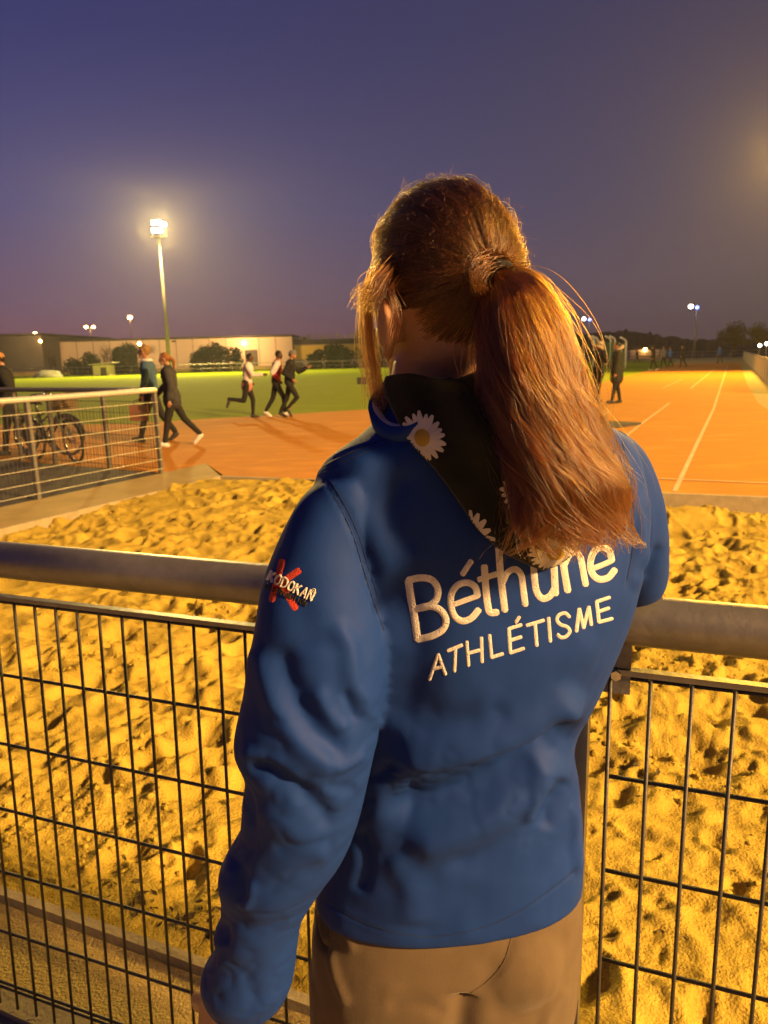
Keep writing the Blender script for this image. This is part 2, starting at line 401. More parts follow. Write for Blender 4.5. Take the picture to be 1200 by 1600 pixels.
M['litter'] = pm('dead_leaf', (.055, .035, .015), (.03, .02, .01), 40, .9)
def nrm_in(x, y):
    d = (PIT['NR'] - PIT['NL']); d = d / np.linalg.norm(d); return (x - PIT['NL'][0]) * -d[1] + (y - PIT['NL'][1]) * d[0]
clods()

nl, nr, fl, fr = PIT['NL'], PIT['NR'], PIT['FL'], PIT['FR']
nd = (nr - nl) / np.linalg.norm(nr - nl); nn = np.array([-nd[1], nd[0]])
# terrace the onlookers stand on: gravel strip between board and kerb, kerb strip, trodden dirt
def strip(a, b, off0, off1): return [a + nn * off0, b + nn * off0, b + nn * off1, a + nn * off1]
NLx, NRx = nl - nd * 3.2, nr + nd * 6
slab('gravel_strip', strip(NLx, NRx, -.245, -.032), 0, .22, M['gravel'])
slab('kerb_strip', strip(NLx, NRx, -.305, -.247), .012, .22, M['kerb'])
slab('terrace', strip(NLx, NRx, -9., -.307), -.004, .21, M['terrace'])
edgeb = slab('edge_board', strip(NLx + nd * 3, NRx - nd * 5, -.030, -.002), .028, .2, M['kerb'])
# far kerb of the pit: pale board on top of a dark face
fd = (fr - fl) / np.linalg.norm(fr - fl); fn = np.array([-fd[1], fd[0]])
slab('pit_kerb', [fl - fd * .05, fr + fd * 2, fr + fd * 2 + fn * .07, fl - fd * .05 + fn * .07], .006, .22, M['kerb'])
slab('pit_rubber_edge', [fl + fd * 1.15 - fn * .03, fl + fd * 3.4 - fn * .03, fl + fd * 3.4 - fn * .002, fl + fd * 1.15 - fn * .002], .010, .21, M['rubber'])
ld = (fl - nl) / np.linalg.norm(fl - nl); ln = np.array([-ld[1], ld[0]])
slab('pit_side_kerb', [nl + ln * .002, fl + ln * .002, fl + ln * .05, nl + ln * .05], .010, .21, M['kerb'])
corner = gp(254, 739)[:2]; nearb = gp(60, 780)[:2]
cn = (corner - nearb) / np.linalg.norm(corner - nearb)
PATH_A = corner - cn * 8.5
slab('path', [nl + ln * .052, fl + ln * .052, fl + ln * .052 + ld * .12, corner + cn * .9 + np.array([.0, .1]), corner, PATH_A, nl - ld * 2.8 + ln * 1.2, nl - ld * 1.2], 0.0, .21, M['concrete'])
# bicycle yard
bk0 = gp(27, 720)[:2]; bd = (corner - bk0) / np.linalg.norm(corner - bk0); BK0 = corner - bd * 9
slab('bicycle_yard', [corner + cn * .003 + np.array([0, .004]), BK0, PATH_A - np.array([2, -1.0]), PATH_A + np.array([-.004, .004])], -.006, .2, M['asphalt'])
# running track: near boundary, then the curved inner edge against the grass
gedge = [gp(*p)[:2] for p in ((-260, 676), (-120, 668), (0, 664), (100, 664), (200, 662), (350, 653), (460, 646.5), (570, 640), (700, 627.5), (820, 614.5), (930, 600), (1000, 583), (1050, 570))]
far_tr = [gp(1058, 568)[:2], gp(1156, 567)[:2]]
tr_right = [gp(*p)[:2] for p in ((1167, 600), (1185, 630))]
st = np.array([.40, .9165])
rbase = tr_right[-1]
KR = fl + fd * ((5.02 - fl[0]) / fd[0]) + fn * .072
trk = gedge + far_tr + tr_right + [gp(1200, 640)[:2], KR, fl - fd * .05 + fn * .072, corner + cn * .9 + np.array([.0, .104]), corner + np.array([.004, .006]), BK0 + np.array([0, .006]), gp(-420, 700)[:2]]
slab('running_track', trk, .0, .2, M['track'])
# grass field inside the bend
fld = [p + np.array([-.0, .003]) for p in gedge] + [gp(1056, 563.5)[:2], np.array([30, 118.]), np.array([-120, 118.]), np.array([-120, 30.])]
slab('grass_field', fld, -.006, .19, M['grass'])
# apron right of the track and beyond its end
slab('apron', [far_tr[0] + np.array([-2, .3]), far_tr[1], tr_right[0] + np.array([.002, 0]), tr_right[1] + np.array([.002, 0]), gp(1200, 640)[:2] + np.array([.002, 0]), KR + np.array([.002, 0]), KR + fd * 12, gp(1200, 602)[:2] + np.array([12, 0]), np.array([120, 96.]), np.array([120, 124.]), np.array([30.2, 124.])], -.008, .19, M['concrete'])

# painted lines on the track
def line(pts, w, z=.005):
    G = np.array([gp(*p)[:2] for p in pts]); tg = np.gradient(G, axis=0); tg /= np.linalg.norm(tg, axis=1)[:, None]
    nrm = np.column_stack([-tg[:, 1], tg[:, 0]]) * w / 2
    k = len(G); V = [(*p, z) for p in np.concatenate([G + nrm, G - nrm])]
    me = bpy.data.meshes.new('lane_line'); me.from_pydata(V, [], [(i, i + k, i + k + 1, i + 1) for i in range(k - 1)]); me.update()
    if me.polygons[0].normal.z < 0: me.flip_normals()
    finish('lane_line', me, M['line'], None, False)['kind'] = 'structure'
line([(1054, 768), (1085, 702), (1115, 639), (1137, 571)], .055)
line([(968, 690), (1000, 664), (1046, 630)], .055)
line([(1079, 607), (1116, 577)], .06)
line([(1036, 606), (1068, 592)], .05)
line([(940, 650), (953, 642)], .05)
line([(985, 747), (1100, 751.5), (1260, 758.5)], .05, .009)

# wooded hills closing the horizon
def hills():
    prof = [(-200, 548), (200, 546), (560, 533), (700, 530), (860, 526), (925, 520), (980, 516), (1040, 525), (1090, 532), (1140, 528), (1200, 531), (1300, 528), (1500, 534), (1900, 548)]
    V = []; F = []
    k = 0
    R = np.random.default_rng(3)
    px = np.linspace(-200, 1900, 500); py = np.interp(px, [p[0] for p in prof], [p[1] for p in prof])
    for i, (x, y) in enumerate(zip(px, py)):
        b = ony(x, y, 330.); b[2] += R.normal(0, .35) + .9 * math.sin(i * .7) * .3
        b[2] = max(b[2], 1.)
        V += [(b[0] * .78, 258 + 2 * math.sin(i * .3), -.6), (b[0] * .86, 285, b[2] * .62 + R.normal(0, .4)), (b[0], 330, b[2]), (b[0] * 1.1, 365, -.6)]
    m = len(px)
    for i in range(m - 1):
        for j in range(3): F.append((i * 4 + j, (i + 1) * 4 + j, (i + 1) * 4 + j + 1, i * 4 + j + 1))
    me = bpy.data.meshes.new('hills'); me.from_pydata(V, [], F); me.update(); finish('hills', me, M['hill'], None, False)['kind'] = 'structure'
hills()
#STRUCT_END

# ================================================================== FLOODLIGHT TOWERS
def tower(key, label, name='floodlight_tower'):
    t = TOWERS[key]; x, y = t['foot']; h = t['h']
    root = empty(name, (x, y, 0), label=label, cat='floodlight', group='floodlight towers round the stadium')
    aim = Vector(t['aim']) - Vector((x, y, 0)); a = math.atan2(aim.y, aim.x)
    fwd = np.array([math.cos(a), math.sin(a), 0]); sd = np.array([-fwd[1], fwd[0], 0])
    MB().tube([(0, 0, -.1), (0, 0, h * .5), (0, 0, h - 1.0)], [.27, .20, .13], 14).build('pole', M['galv_dark'], root, True)
    MB().tube([(0, 0, -.1), (0, 0, .04)], .42, 14).build('base_flange', M['galv_dark'], root)
    pl = MB()
    c = np.array([0, 0, h - 1.0]); ax = np.stack([fwd, sd, [0, 0, 1]])
    pl.box(c, (.75, 1.75, .10), ax=ax)
    pl.build('platform', M['galv'], root)
    gr = MB()
    for zz in (.45, .85):
        for s in (-1, 1):
            gr.tube([c + sd * .85 * s - fwd * .35 + [0, 0, zz], c + sd * .85 * s + fwd * .35 + [0, 0, zz]], .03, 6)
        gr.tube([c + sd * .85 - fwd * .35 + [0, 0, zz], c - sd * .85 - fwd * .35 + [0, 0, zz]], .03, 6)
    for s in (-1, 1):
        for q in (-.35, .35): gr.tube([c + sd * .85 * s + fwd * q, c + sd * .85 * s + fwd * q + [0, 0, 1.7]], .035, 6)
    gr.tube([c + sd * .85 + fwd * .35 + [0, 0, 1.65], c - sd * .85 + fwd * .35 + [0, 0, 1.65]], .04, 6)
    gr.build('railing', M['galv'], root)
    for (o, z, dn) in ((-.55, .62, .42), (.1, .68, .38), (.62, 1.35, .42), (-.5, 1.45, .38), (.05, 1.55, .40)):
        d = fwd * math.cos(dn) - np.array([0, 0, math.sin(dn)])
        up = np.cross(d, sd); up /= np.linalg.norm(up); A = np.stack([d, sd, up])
        p = c + sd * o + fwd * .38 + [0, 0, z]
        hs = MB().box(p, (.26, .50, .44), ax=A).build('lamp_housing', M['galv_dark'], root)
        MB().box(p + d * .14, (.02, .46, .40), ax=A).build('lamp_glass', M['bulb_flood'], hs)
    hd = c + fwd * .95 + [0, 0, .9]
    tower_light(t, (x + hd[0], y + hd[1], hd[2]))
    return root
tower('far_left', 'tall pale floodlight mast with burning lamps standing at the left behind the football field')
tower('far_right', 'tall floodlight mast just outside the right edge of the picture beyond the barrier')
tower('assumed_side_right', 'tall assumed floodlight mast to the right of the sandpit, out of the picture')
tower('added_near_right', 'tall added floodlight mast behind the onlookers on the right, out of the picture')

# ================================================================== FOREGROUND FENCE
FA = onz(0, 874, 1.16); FB = onz(1200, 989, 1.16)
FD = (FB - FA) / np.linalg.norm(FB - FA); FN = np.array([-FD[1], FD[0], 0])
def fpt(s, z, off=0.): return FA + FD * s + FN * off + np.array([0, 0, z - 1.16])
def tube_mesh(name, L, r, n=8):
    me = MB().tube([(0, 0, 0), (0, 0, L)], r, n).mesh(name); me.materials.append(M['galv_wire']); me.polygons.foreach_set('use_smooth', np.ones(len(me.polygons), bool)); return me
def place_tube(name, me, a, b, parent):
    o = bpy.data.objects.new(name, me); COL.objects.link(o); o.parent = parent
    d = Vector(b) - Vector(a); o.rotation_euler = d.to_track_quat('Z', 'Y').to_euler(); o.location = a; return o
fence = empty('mesh_fence', fpt(.6, 0), label='galvanised mesh fence with thick tube handrail right behind the girl in blue', cat='fence')
def FL(v): return np.asarray(v) - fpt(.6, 0)
rl = MB().tube([FL(fpt(s, 1.16)) for s in np.linspace(-1.2, 3.2, 40)], .0375, 28).build('handrail', M['galv'], fence, True)
# posts under the rail, with the plate that carries panel and rail
for s in (-.62, 1.150, 2.9):
    pm_ = MB().box(FL(fpt(s, .55, .03)), (.05, .05, 1.16), ax=np.stack([FD, FN, [0, 0, 1]]))
    ps = pm_.build('post', M['galv'], fence)
    MB().box(FL(fpt(s + .047, 1.085, .0)), (.075, .008, .085), ax=np.stack([FD, FN, [0, 0, 1]])).build('bracket', M['galv_dark'], ps)
    MB().tube([FL(fpt(s + .064, 1.075, -.005)), FL(fpt(s + .064, 1.075, -.016))], .008, 6).build('bolt', M['chrome'], ps)
hz = (1.067, .90, .733, .566, .397, .228, .062)
def panel(s0, s1, step, lean0, lean1, first):
    # flat bar that tops the panel
    MB().box(FL((fpt(s0, 1.078) + fpt(s1, 1.078)) / 2), (s1 - s0, .016, .009), ax=np.stack([FD, FN, [0, 0, 1]])).build('top_bar', M['galv'], fence)
    ln_ = lambda s: lean0 + (lean1 - lean0) * (s - s0) / (s1 - s0)
    a, b = s0, s1
    vm = None; s = first; R = random.Random(3)
    while s < s1 - .005:
        dl = ln_(s) + R.uniform(-.0015, .0015)
        if vm is None: vm = tube_mesh('vertical_wire', 1.075 - .018, .0032, 8)
        place_tube('vertical_wire', vm, FL(fpt(s + dl, .018, -.004)), FL(fpt(s, 1.074, -.004)), fence)
        s += step
    hm = tube_mesh('horizontal_wire', s1 - s0, .0036, 8)
    for z in hz:
        k = (1.067 - z) / 1.067
        place_tube('horizontal_wire', hm, FL(fpt(s0 + lean0 * k, z, .0015)), FL(fpt(s1 + lean1 * k, z, .0015)), fence)
    place_tube('horizontal_wire', hm, FL(fpt(s0 + lean0, .076, .0015)), FL(fpt(s1 + lean1, .076, .0015)), fence)
panel(-.60, 1.14, .0546, -.075, .0, -.574)
panel(1.203, 2.85, .057, .004, .0, 1.206)

# ================================================================== BICYCLE YARD RAILINGS
def railing(a, b, label, posts, rail_mat, wire, h=1.16):
    a = np.array([*a, 0.]); b = np.array([*b, 0.]); d = (b - a); L = np.linalg.norm(d); d /= L; nn_ = np.array([-d[1], d[0], 0])
    root = empty('railing', a, label=label, cat='railing', group='railings round the bicycle yard')
    ax = np.stack([d, nn_, [0, 0, 1]])
    MB().tube([d * s + [0, 0, h] for s in np.linspace(0, L, 20)], .036, 12).build('handrail', rail_mat, root, True)
    for s in posts:
        MB().box(d * s + [0, 0, (h - .09) / 2], (.05, .05, h + .03), ax=ax).build('post', M['galv_dark'], root)
    hm = tube_mesh('horizontal_wire', L - .05, .0042, 6); hm.materials[0] = M['galv_lit' if wire > 0 and rail_mat is M['galv_lit'] else 'galv_wire']
    for z in (1.0, .84, .68, .52, .36, .20, .07):
        place_tube('horizontal_wire', hm, d * .02 + nn_ * .035 * wire + [0, 0, z], d * (L - .03) + nn_ * .035 * wire + [0, 0, z], root)
    vw = MB(); s = .05
    while s < L - .03:
        vw.tube([d * s + nn_ * .031 * wire + [0, 0, .06], d * s + nn_ * .031 * wire + [0, 0, 1.02]], .0026, 4, cap=False); s += .055
    vw.build('mesh_wires', M['galv_wire'], root)['kind'] = 'stuff'
    return root
lnb = np.linalg.norm(corner - nearb)
railing(corner, corner - cn * 6.5, 'near railing of the bicycle yard with pale lit handrail, beside the sand', [0.03, lnb, lnb * 2, 6.4], M['galv_lit'], 1)
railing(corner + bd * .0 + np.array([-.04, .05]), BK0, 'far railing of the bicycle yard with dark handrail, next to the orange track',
        [1.08, 2.36, 3.23, 4.6, 6.2, 8.0], M['galv_dark'], 1)  # handrail in the dark steel: its backlit shade is painted as colour

# ------------------------------------------------------------------ bicycles (x = riding direction)
def bicycle(loc, yaw, label, colour, basket, lean, steer=.0):
    root = empty('bicycle', loc, yaw, label=label, cat='bicycle', group='bicycles parked by the railing')
    root.rotation_euler = (lean, 0, yaw)
    r = .335; wb = 1.06
    def wheel(x, st):
        cs, sn = math.cos(st), math.sin(st)
        q = lambda p: np.array([x + p[0] * cs, p[0] * sn + (p[1] if len(p) > 2 else 0), r + p[-1]])
        th = np.linspace(0, 2 * math.pi, 36, endpoint=False)
        w = MB().tube([q((r * math.cos(t), 0, r * math.sin(t))) for t in th], .019, 8, closed=True).build('tyre', M['rubber'], None, True)
        w.name = 'wheel'; w.parent = root
        MB().tube([q(((r - .028) * math.cos(t), 0, (r - .028) * math.sin(t))) for t in th], .011, 6, closed=True).build('rim', M['chrome'], w, True)
        sp = MB()
        for k in range(28):
            t = k * 2 * math.pi / 28; t2 = t + (.9 if k % 2 else -.9)
            sp.tube([q((.03 * math.cos(t2), (.03 if k % 4 < 2 else -.03), .03 * math.sin(t2))), q(((r - .03) * math.cos(t), 0, (r - .03) * math.sin(t)))], .0016, 4, cap=False)
        sp.build('spokes', M['chrome'], w)
        MB().tube([q((0, -.045, 0)), q((0, .045, 0))], .024, 10).build('hub', M['chrome'], w)
        mg = [q(((r + .03) * math.cos(t), 0, (r + .03) * math.sin(t))) for t in np.linspace(.15, 2.6, 18)]
        MB().tube(mg, [.02] * 18, 6).build('mudguard', M['black_plastic'], root, True)
    wheel(0, 0); wheel(wb, steer)
    fm = MB()
    bb = (.44, 0, .29); st_ = (.30, 0, .80); hd = (.80, 0, .86); hl = (.845, 0, .70)
    fm.tube([bb, st_], .017, 8).tube([bb, hl], .019, 8).tube([(.315, 0, .62), hd], .016, 8).tube([hd, hl], .02, 8)
    for s in (-1, 1):
        fm.tube([(0, s * .06, r), (.42, s * .03, .29)], .010, 6).tube([(0, s * .06, r), (.315, s * .02, .72)], .009, 6)
    fm.build('frame', colour, root, True)
    fk = MB()
    cs, sn = math.cos(steer), math.sin(steer)
    for s in (-1, 1): fk.tube([(.86, s * .04, .68), (.93, s * .05 , .52), (wb, s * .055, r)], .011, 6)
    fk.build('fork', colour, root, True)
    MB().tube([(.80, 0, .86), (.775, 0, 1.0), (.80, 0, 1.03)], .013, 8).build('stem', M['chrome'], root, True)
    MB().tube([(.62, -.30, 1.02), (.70, -.28, 1.04), (.80, -.16, 1.05), (.82, 0, 1.03), (.80, .16, 1.05), (.70, .28, 1.04), (.62, .30, 1.02)], .012, 8).build('handlebar', M['chrome'], root, True)
    for s in (-1, 1): MB().tube([(.70, s * .285, 1.037), (.58, s * .305, 1.01)], .017, 8).build('grip', M['rubber'], root, True)
    MB().tube([(.30, 0, .80), (.275, 0, .93)], .012, 8).build('seat_post', M['chrome'], root, True)
    MB().loft([np.array([[x, .5 * w * math.cos(t), .95 + dz + .03 * math.sin(t)] for t in np.linspace(0, 2 * math.pi, 12, endpoint=False)]) for x, w, dz in ((.13, .08, .01), (.15, .19, .015), (.22, .20, 0), (.30, .11, 0), (.40, .05, -.005), (.43, .03, -.012))]).build('saddle', M['black_plastic'], root, True)
    cr = MB().tube([(.44 + .09 * math.cos(t), .05, .29 + .09 * math.sin(t)) for t in np.linspace(0, 2 * math.pi, 20, endpoint=False)], .008, 6, closed=True)
    cr.tube([(.44, .06, .29), (.52, .07, .14)], .009, 6).tube([(.44, -.06, .29), (.36, -.07, .44)], .009, 6)
    c_ = cr.build('crank', M['chrome'], root, True)
    for p in ((.52, .12, .14), (.36, -.12, .44)): MB().box(p, (.09, .09, .02)).build('pedal', M['black_plastic'], c_)
    MB().box((.20, .06, .32), (.50, .012, .085)).build('chain_guard', M['black_plastic'], root)
    if basket:
        bk = MB(); zz = np.linspace(.83, 1.08, 7)
        def ringp(z): 
            k = .8 + .2 * (z - .83) / .25
            return [(.985 + .15 * k * sx_, .19 * k * sy_, z) for sx_, sy_ in ((-1, -1), (1, -1), (1, 1), (-1, 1))]
        for z in zz: bk.tube(ringp(z), .008, 5, closed=True)
        for u in np.linspace(-1, 1, 8):
            for s in (-1, 1):
                bk.tube([(.985 + .12 * u, s * .152, .83), (.985 + .15 * u, s * .19, 1.08)], .006, 4); bk.tube([(.985 + s * .12, .152 * u, .83), (.985 + s * .15, .19 * u, 1.08)], .006, 4)
        b_ = bk.build('basket', M['wicker'], root)
        MB().box((.985, 0, .845), (.23, .29, .012)).build('basket_floor', M['wicker'], b_)
        # what is stowed in it
        MB().ball((.985, 0, .97), (.125, .165, .11), 12, 8).build('basket_liner', M['wicker'], b_, True)
    return root
yw = math.atan2(bd[1], bd[0])
nb = np.array([-bd[1], bd[0]]);  nb = nb if nb[1] > 0 else -nb
fw_ = gp(101, 725)[:2]
p0 = fw_ - bd * 1.06 + nb * .22
M['bike_dark'] = pm('dark_bicycle_paint', (.035, .035, .04), (.025, .025, .03), 9, .35, 0, spec=.5)
M['bike_green'] = pm('green_bicycle_paint', (.03, .07, .05), (.02, .05, .035), 9, .35, 0, spec=.5)
bicycle((*p0, 0), yw, 'dark bicycle with a basket on its handlebar parked along the railing', M['bike_dark'], True, .07, -.22)
bicycle((*(p0 - bd * .95 + nb * .50), 0), yw + .06, 'bicycle without basket parked behind the one with the basket', M['bike_green'], False, -.05, .15)

# ------------------------------------------------------------------ board lying on the runway, small sign on the grass
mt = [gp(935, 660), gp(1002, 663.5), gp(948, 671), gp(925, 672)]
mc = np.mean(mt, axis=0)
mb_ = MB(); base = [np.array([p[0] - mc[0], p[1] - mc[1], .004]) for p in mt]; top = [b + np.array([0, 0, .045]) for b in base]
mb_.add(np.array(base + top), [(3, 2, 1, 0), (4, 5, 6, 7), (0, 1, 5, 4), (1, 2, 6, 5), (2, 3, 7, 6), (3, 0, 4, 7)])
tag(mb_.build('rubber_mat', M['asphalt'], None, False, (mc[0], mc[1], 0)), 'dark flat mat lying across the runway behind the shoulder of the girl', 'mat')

sg = gp(566, 612)
r_ = empty('field_sign', sg, label='small dark plate on a thin stake standing in the grass left of the girl', cat='sign')
MB().tube([(0, 0, -.05), (0, 0, .62)], .012, 6).build('stake', M['galv_dark'], r_)
MB().box((0, 0, .48), (.44, .02, .30)).build('plate', M['black_plastic'], r_)
for k, z in enumerate((.55, .48, .41)):
    MB().box((0, -.0125, z), (.34, .004, .018)).build('stripe', M['wall_dark'], r_)

# ================================================================== FAR FENCES
def post_fence(pts, label, h=1.05, step=2.2, mat=None, group='white rail fences round the field', mids=(.55,)):
    mat = mat or M['galv']
    P = np.array([[*p[:2], 0.] for p in pts]); o = P[0].copy()
    root = empty('rail_fence', o, label=label, cat='fence', group=group)
    seg = np.linalg.norm(np.diff(P, axis=0), axis=1); L = seg.sum(); cum = np.concatenate([[0], np.cumsum(seg)])
    at = lambda s: np.array([np.interp(s, cum, P[:, i]) for i in range(3)]) - o
    k = max(2, int(L / 4)); 
    MB().tube([at(s) + [0, 0, h] for s in np.linspace(0, L, k)], .045, 8).build('handrail', mat, root, True)
    for z in mids: MB().tube([at(s) + [0, 0, z] for s in np.linspace(0, L, k)], .022, 6).build('mid_rail', mat, root, True)
    pm2 = MB().tube([(0, 0, -.2), (0, 0, h)], .04, 6).mesh('post')
    pm2.materials.append(mat)
    s = 0.
    while s <= L:
        c = bpy.data.objects.new('post', pm2); COL.objects.link(c); c.parent = root; c.location = at(s); s += step
    return root
post_fence([(-75, 90.5), (-39.5, 94), (-7.6, 95), (20, 96.5)], 'white post and rail fence along the far side of the football field')
post_fence([(20.6, 97.5), (48, 112), (86, 116)], 'pale post and rail fence beyond the end of the running track')
# barrier of grey panels along the right of the track
ba, bb2 = gp(1214, 616)[:2], gp(1161, 562)[:2]
bdv = (bb2 - ba) / np.linalg.norm(bb2 - ba); bl = np.linalg.norm(bb2 - ba)
bar = empty('barrier', (*ba, 0), label='long low grey panelled barrier running along the right side of the track', cat='barrier')
M['panel_grey'] = pm('grey_panel', (.34, .31, .26), (.26, .235, .19), .9, .8, .1, 12)
stepb = 2.5; k = int(bl / stepb)
bax = np.stack([np.array([*bdv, 0]), np.array([-bdv[1], bdv[0], 0]), [0, 0, 1]])
pmesh = MB().box((0, 0, .52), (stepb - .06, .05, .86), ax=bax).mesh('panel'); pmesh.materials.append(M['panel_grey'])
qmesh = MB().box((0, 0, .5), (.07, .09, 1.06), ax=bax).mesh('post'); qmesh.materials.append(M['galv'])
for i in range(k + 1):
    for nm, ms, off in (('panel', pmesh, stepb / 2), ('post', qmesh, 0)):
        o = bpy.data.objects.new(nm, ms); COL.objects.link(o); o.parent = bar; o.location = (bdv[0] * (i * stepb + off), bdv[1] * (i * stepb + off), 0)
MB().tube([np.array([*bdv, 0]) * s + [0, 0, 1.04] for s in np.linspace(0, bl + stepb, 20)], .035, 8).build('handrail', M['galv'], bar, True)

# ================================================================== BUILDINGS
def hall(name, x0, x1, ytop, Y, depth, mat, label, cat='building', slant=0., roof=.5, extra=None):
    a = ony(x0, ytop, Y); b = ony(x1, ytop, Y)
    za = (a[2] + b[2]) / 2; W_ = b[0] - a[0]
    root = empty(name, ((a[0] + b[0]) / 2, Y, 0), label=label, cat=cat)
    MB().box((0, depth / 2, za / 2 - .3), (W_, depth, za + .2)).build('wall', mat, root)
    rf = MB().box((0, depth / 2, za + .02), (W_ + .3, depth + .3, .40 * roof)).build('roof', M['roof_dark'], root)
    MB().box((0, -.04, .22), (W_ - .02, .07, .5)).build('plinth', M['concrete'], root)
    return root, W_, za
h1, w1, z1 = hall('dark_warehouse', -420, 64, 527.5, 112, 30, M['wall_dark'], 'dark clad warehouse at the left edge behind the football field')
h2, w2, z2 = hall('long_warehouse', 66, 456, 528.5, 118, 30, M['wall_beige'], 'long beige warehouse lit by wall lamps behind the hedge and field')
h3, w3, z3 = hall('yellow_building', 459, 640, 533, 119, 22, M['wall_beige'], 'low building with a broad yellow band, right of the beige warehouse', roof=2.)
MB().box((0, -.10, z3 - 1.55), (w3 - .02, .12, 2.1)).build('yellow_band', M['wall_yellow'], h3)
for i in range(9):
    MB().box((-w3 / 2 + .9 + i * 1.15, 3, z3 + .75 + .12 * (i % 3)), (.55, .8, .5 + .2 * (i % 2))).build('roof_vent', M['galv'], h3)
# cladding joints and gates of the beige hall
for i in range(1, 15):
    MB().box((-w2 / 2 + i * w2 / 15, -.012, z2 / 2), (.07, .03, z2 - .4)).build('cladding_joint', M['wall_dark'], h2)
for i in (4, 9, 12):
    g_ = MB().box((-w2 / 2 + (i + .5) * w2 / 15, -.03, 1.5), (2.0, .08, 2.9)).build('gate', M['wall_dark'], h2)
MB().tube([(-w2 / 2 + 20 + .0, -.06, z2 - .5), (-w2 / 2 + 20.6, -.06, z2 - .5)], .12, 8).build('vent', M['roof_dark'], h2)
h4, w4, z4 = hall('low_hall', 985, 1031, 545, 150, 12, M['wall_beige'], 'low beige building with a lit lamp beyond the hammer cage')
h5, w5, z5 = hall('roofed_shed', 945, 1022, 541, 158, 10, M['roof_dark'], 'dark roofed shed behind the low beige building')
# wall lamps of the hall
def wall_lamp(x, y, Y, label, e, size=.28):
    p = ony(x, y, Y - .35); root = empty('wall_lamp', p, label=label, cat='lamp', group='lit lamps on the warehouse walls')
    MB().box((0, .2, .10), (.12, .5, .08)).build('arm', M['galv_dark'], root)
    MB().ball((0, -.02, 0), (size, size * .8, size), 12, 8).build('bulb', M['bulb_orange'], root, True)
    l = bpy.data.lights.new('wall_lamp_light', 'POINT'); l.energy = e; l.color = (1, .55, .2); l.shadow_soft_size = .3
    o = bpy.data.objects.new('wall_lamp_light', l); COL.objects.link(o); o.location = (p[0], p[1] - 4.5, p[2] + .6)
    return root
wall_lamp(381, 536, 118, 'lit lamp on the beige warehouse wall above the right end of the dark hedge', 3600)
wall_lamp(218, 537, 112.6, 'lit lamp above the walking man, in front of the beige warehouse', 3000, .26)
wall_lamp(63, 533, 112, 'small lit lamp at the right corner of the dark warehouse', 1700, .2)
wall_lamp(1008, 546, 150, 'small orange lamp on the low beige building on the right', 260, .3)

# street lamps
def street_lamp(x, ytop, Y, label, heads, bulb='bulb_orange', r=.3, spread=.9, mat='galv', pole_r=.09):
    p = ony(x, ytop, Y); h = p[2]
    root = empty('street_lamp', (p[0], Y, 0), label=label, cat='street lamp', group='street lamps burning beyond the stadium')
    MB().tube([(0, 0, -.2), (0, 0, h * .5), (0, 0, h + .1)], [pole_r * 1.5, pole_r * 1.2, pole_r * .8], 8).build('pole', M[mat], root, True)
    offs = [0] if heads == 1 else [-spread / 2, spread / 2]
    if heads > 1: MB().tube([(-spread / 2, 0, h + .05), (0, 0, h + .22), (spread / 2, 0, h + .05)], .05, 6).build('arm', M[mat], root)
    for o in offs:
        hd = MB().box((o, 0, h + .02 + r * .9), (r * 2.4, r * 1.8, .10)).build('lamp_head', M['galv_dark'], root)
        MB().ball((o, -.05, h), (r * 1.15, r, r * .8), 12, 8).build('bulb', M[bulb], hd, True)
    return root
street_lamp(55, 521, 145, 'left one of two lit street lamps above the roof of the dark warehouse', 1, r=.30)
street_lamp(66, 523, 141, 'right one of two lit street lamps at the corner of the dark warehouse', 1, r=.28)
street_lamp(140.5, 511, 160, 'double headed street lamp above the roof of the beige warehouse', 2, r=.30, spread=1.5)
street_lamp(203, 496, 150, 'tall single street lamp behind the beige warehouse, left of the floodlight mast', 1, r=.38)
def twin(x, xb, y, Y, label):
    p = ony(xb, y, Y); q = ony(x, y - 1, Y); h = p[2]
    root = empty('lamp_post', (p[0], Y, 0), label=label, cat='lamp post', group='lamp posts with one white and one blue lamp')
    MB().tube([(0, 0, -.2), (0, 0, h)], [.16, .09], 8).build('pole', M['galv'], root, True)
    MB().tube([(q[0] - p[0], 0, h + .35), (0, 0, h - .2)], .06, 6).build('arm', M['galv'], root)
    a = MB().box((q[0] - p[0], 0, h + .62), (1.1, .7, .14)).build('lamp_head', M['galv_dark'], root)
    MB().ball((q[0] - p[0], -.1, h + .2), (.34, .3, .28), 12, 8).build('bulb', M['bulb_white'], a, True)
    MB().ball((0, -.1, h + .05), (.26, .22, .26), 10, 7).build('blue_lamp', M['bulb_blue'], root, True)
twin(1079, 1089, 481, 112, 'lamp post with a white and a blue lamp beyond the end of the track')
twin(912, 921, 500, 135, 'lamp post with white and blue lamp beside the hair of the girl')
def globe(x, y, Y, label):
    p = ony(x, y, Y); root = empty('globe_lamp', (p[0], Y, 0), label=label, cat='lamp', group='white globe lamps behind the barrier')
    MB().tube([(0, 0, -.2), (0, 0, p[2])], .06, 8).build('pole', M['galv_dark'], root)
    MB().ball((0, 0, p[2] + .1), .19, 12, 8).build('globe', M['bulb_white'], root, True)
globe(1187, 541, 96, 'left globe lamp above the barrier at the right edge')
globe(1198, 538.5, 90, 'right globe lamp above the barrier at the right edge')

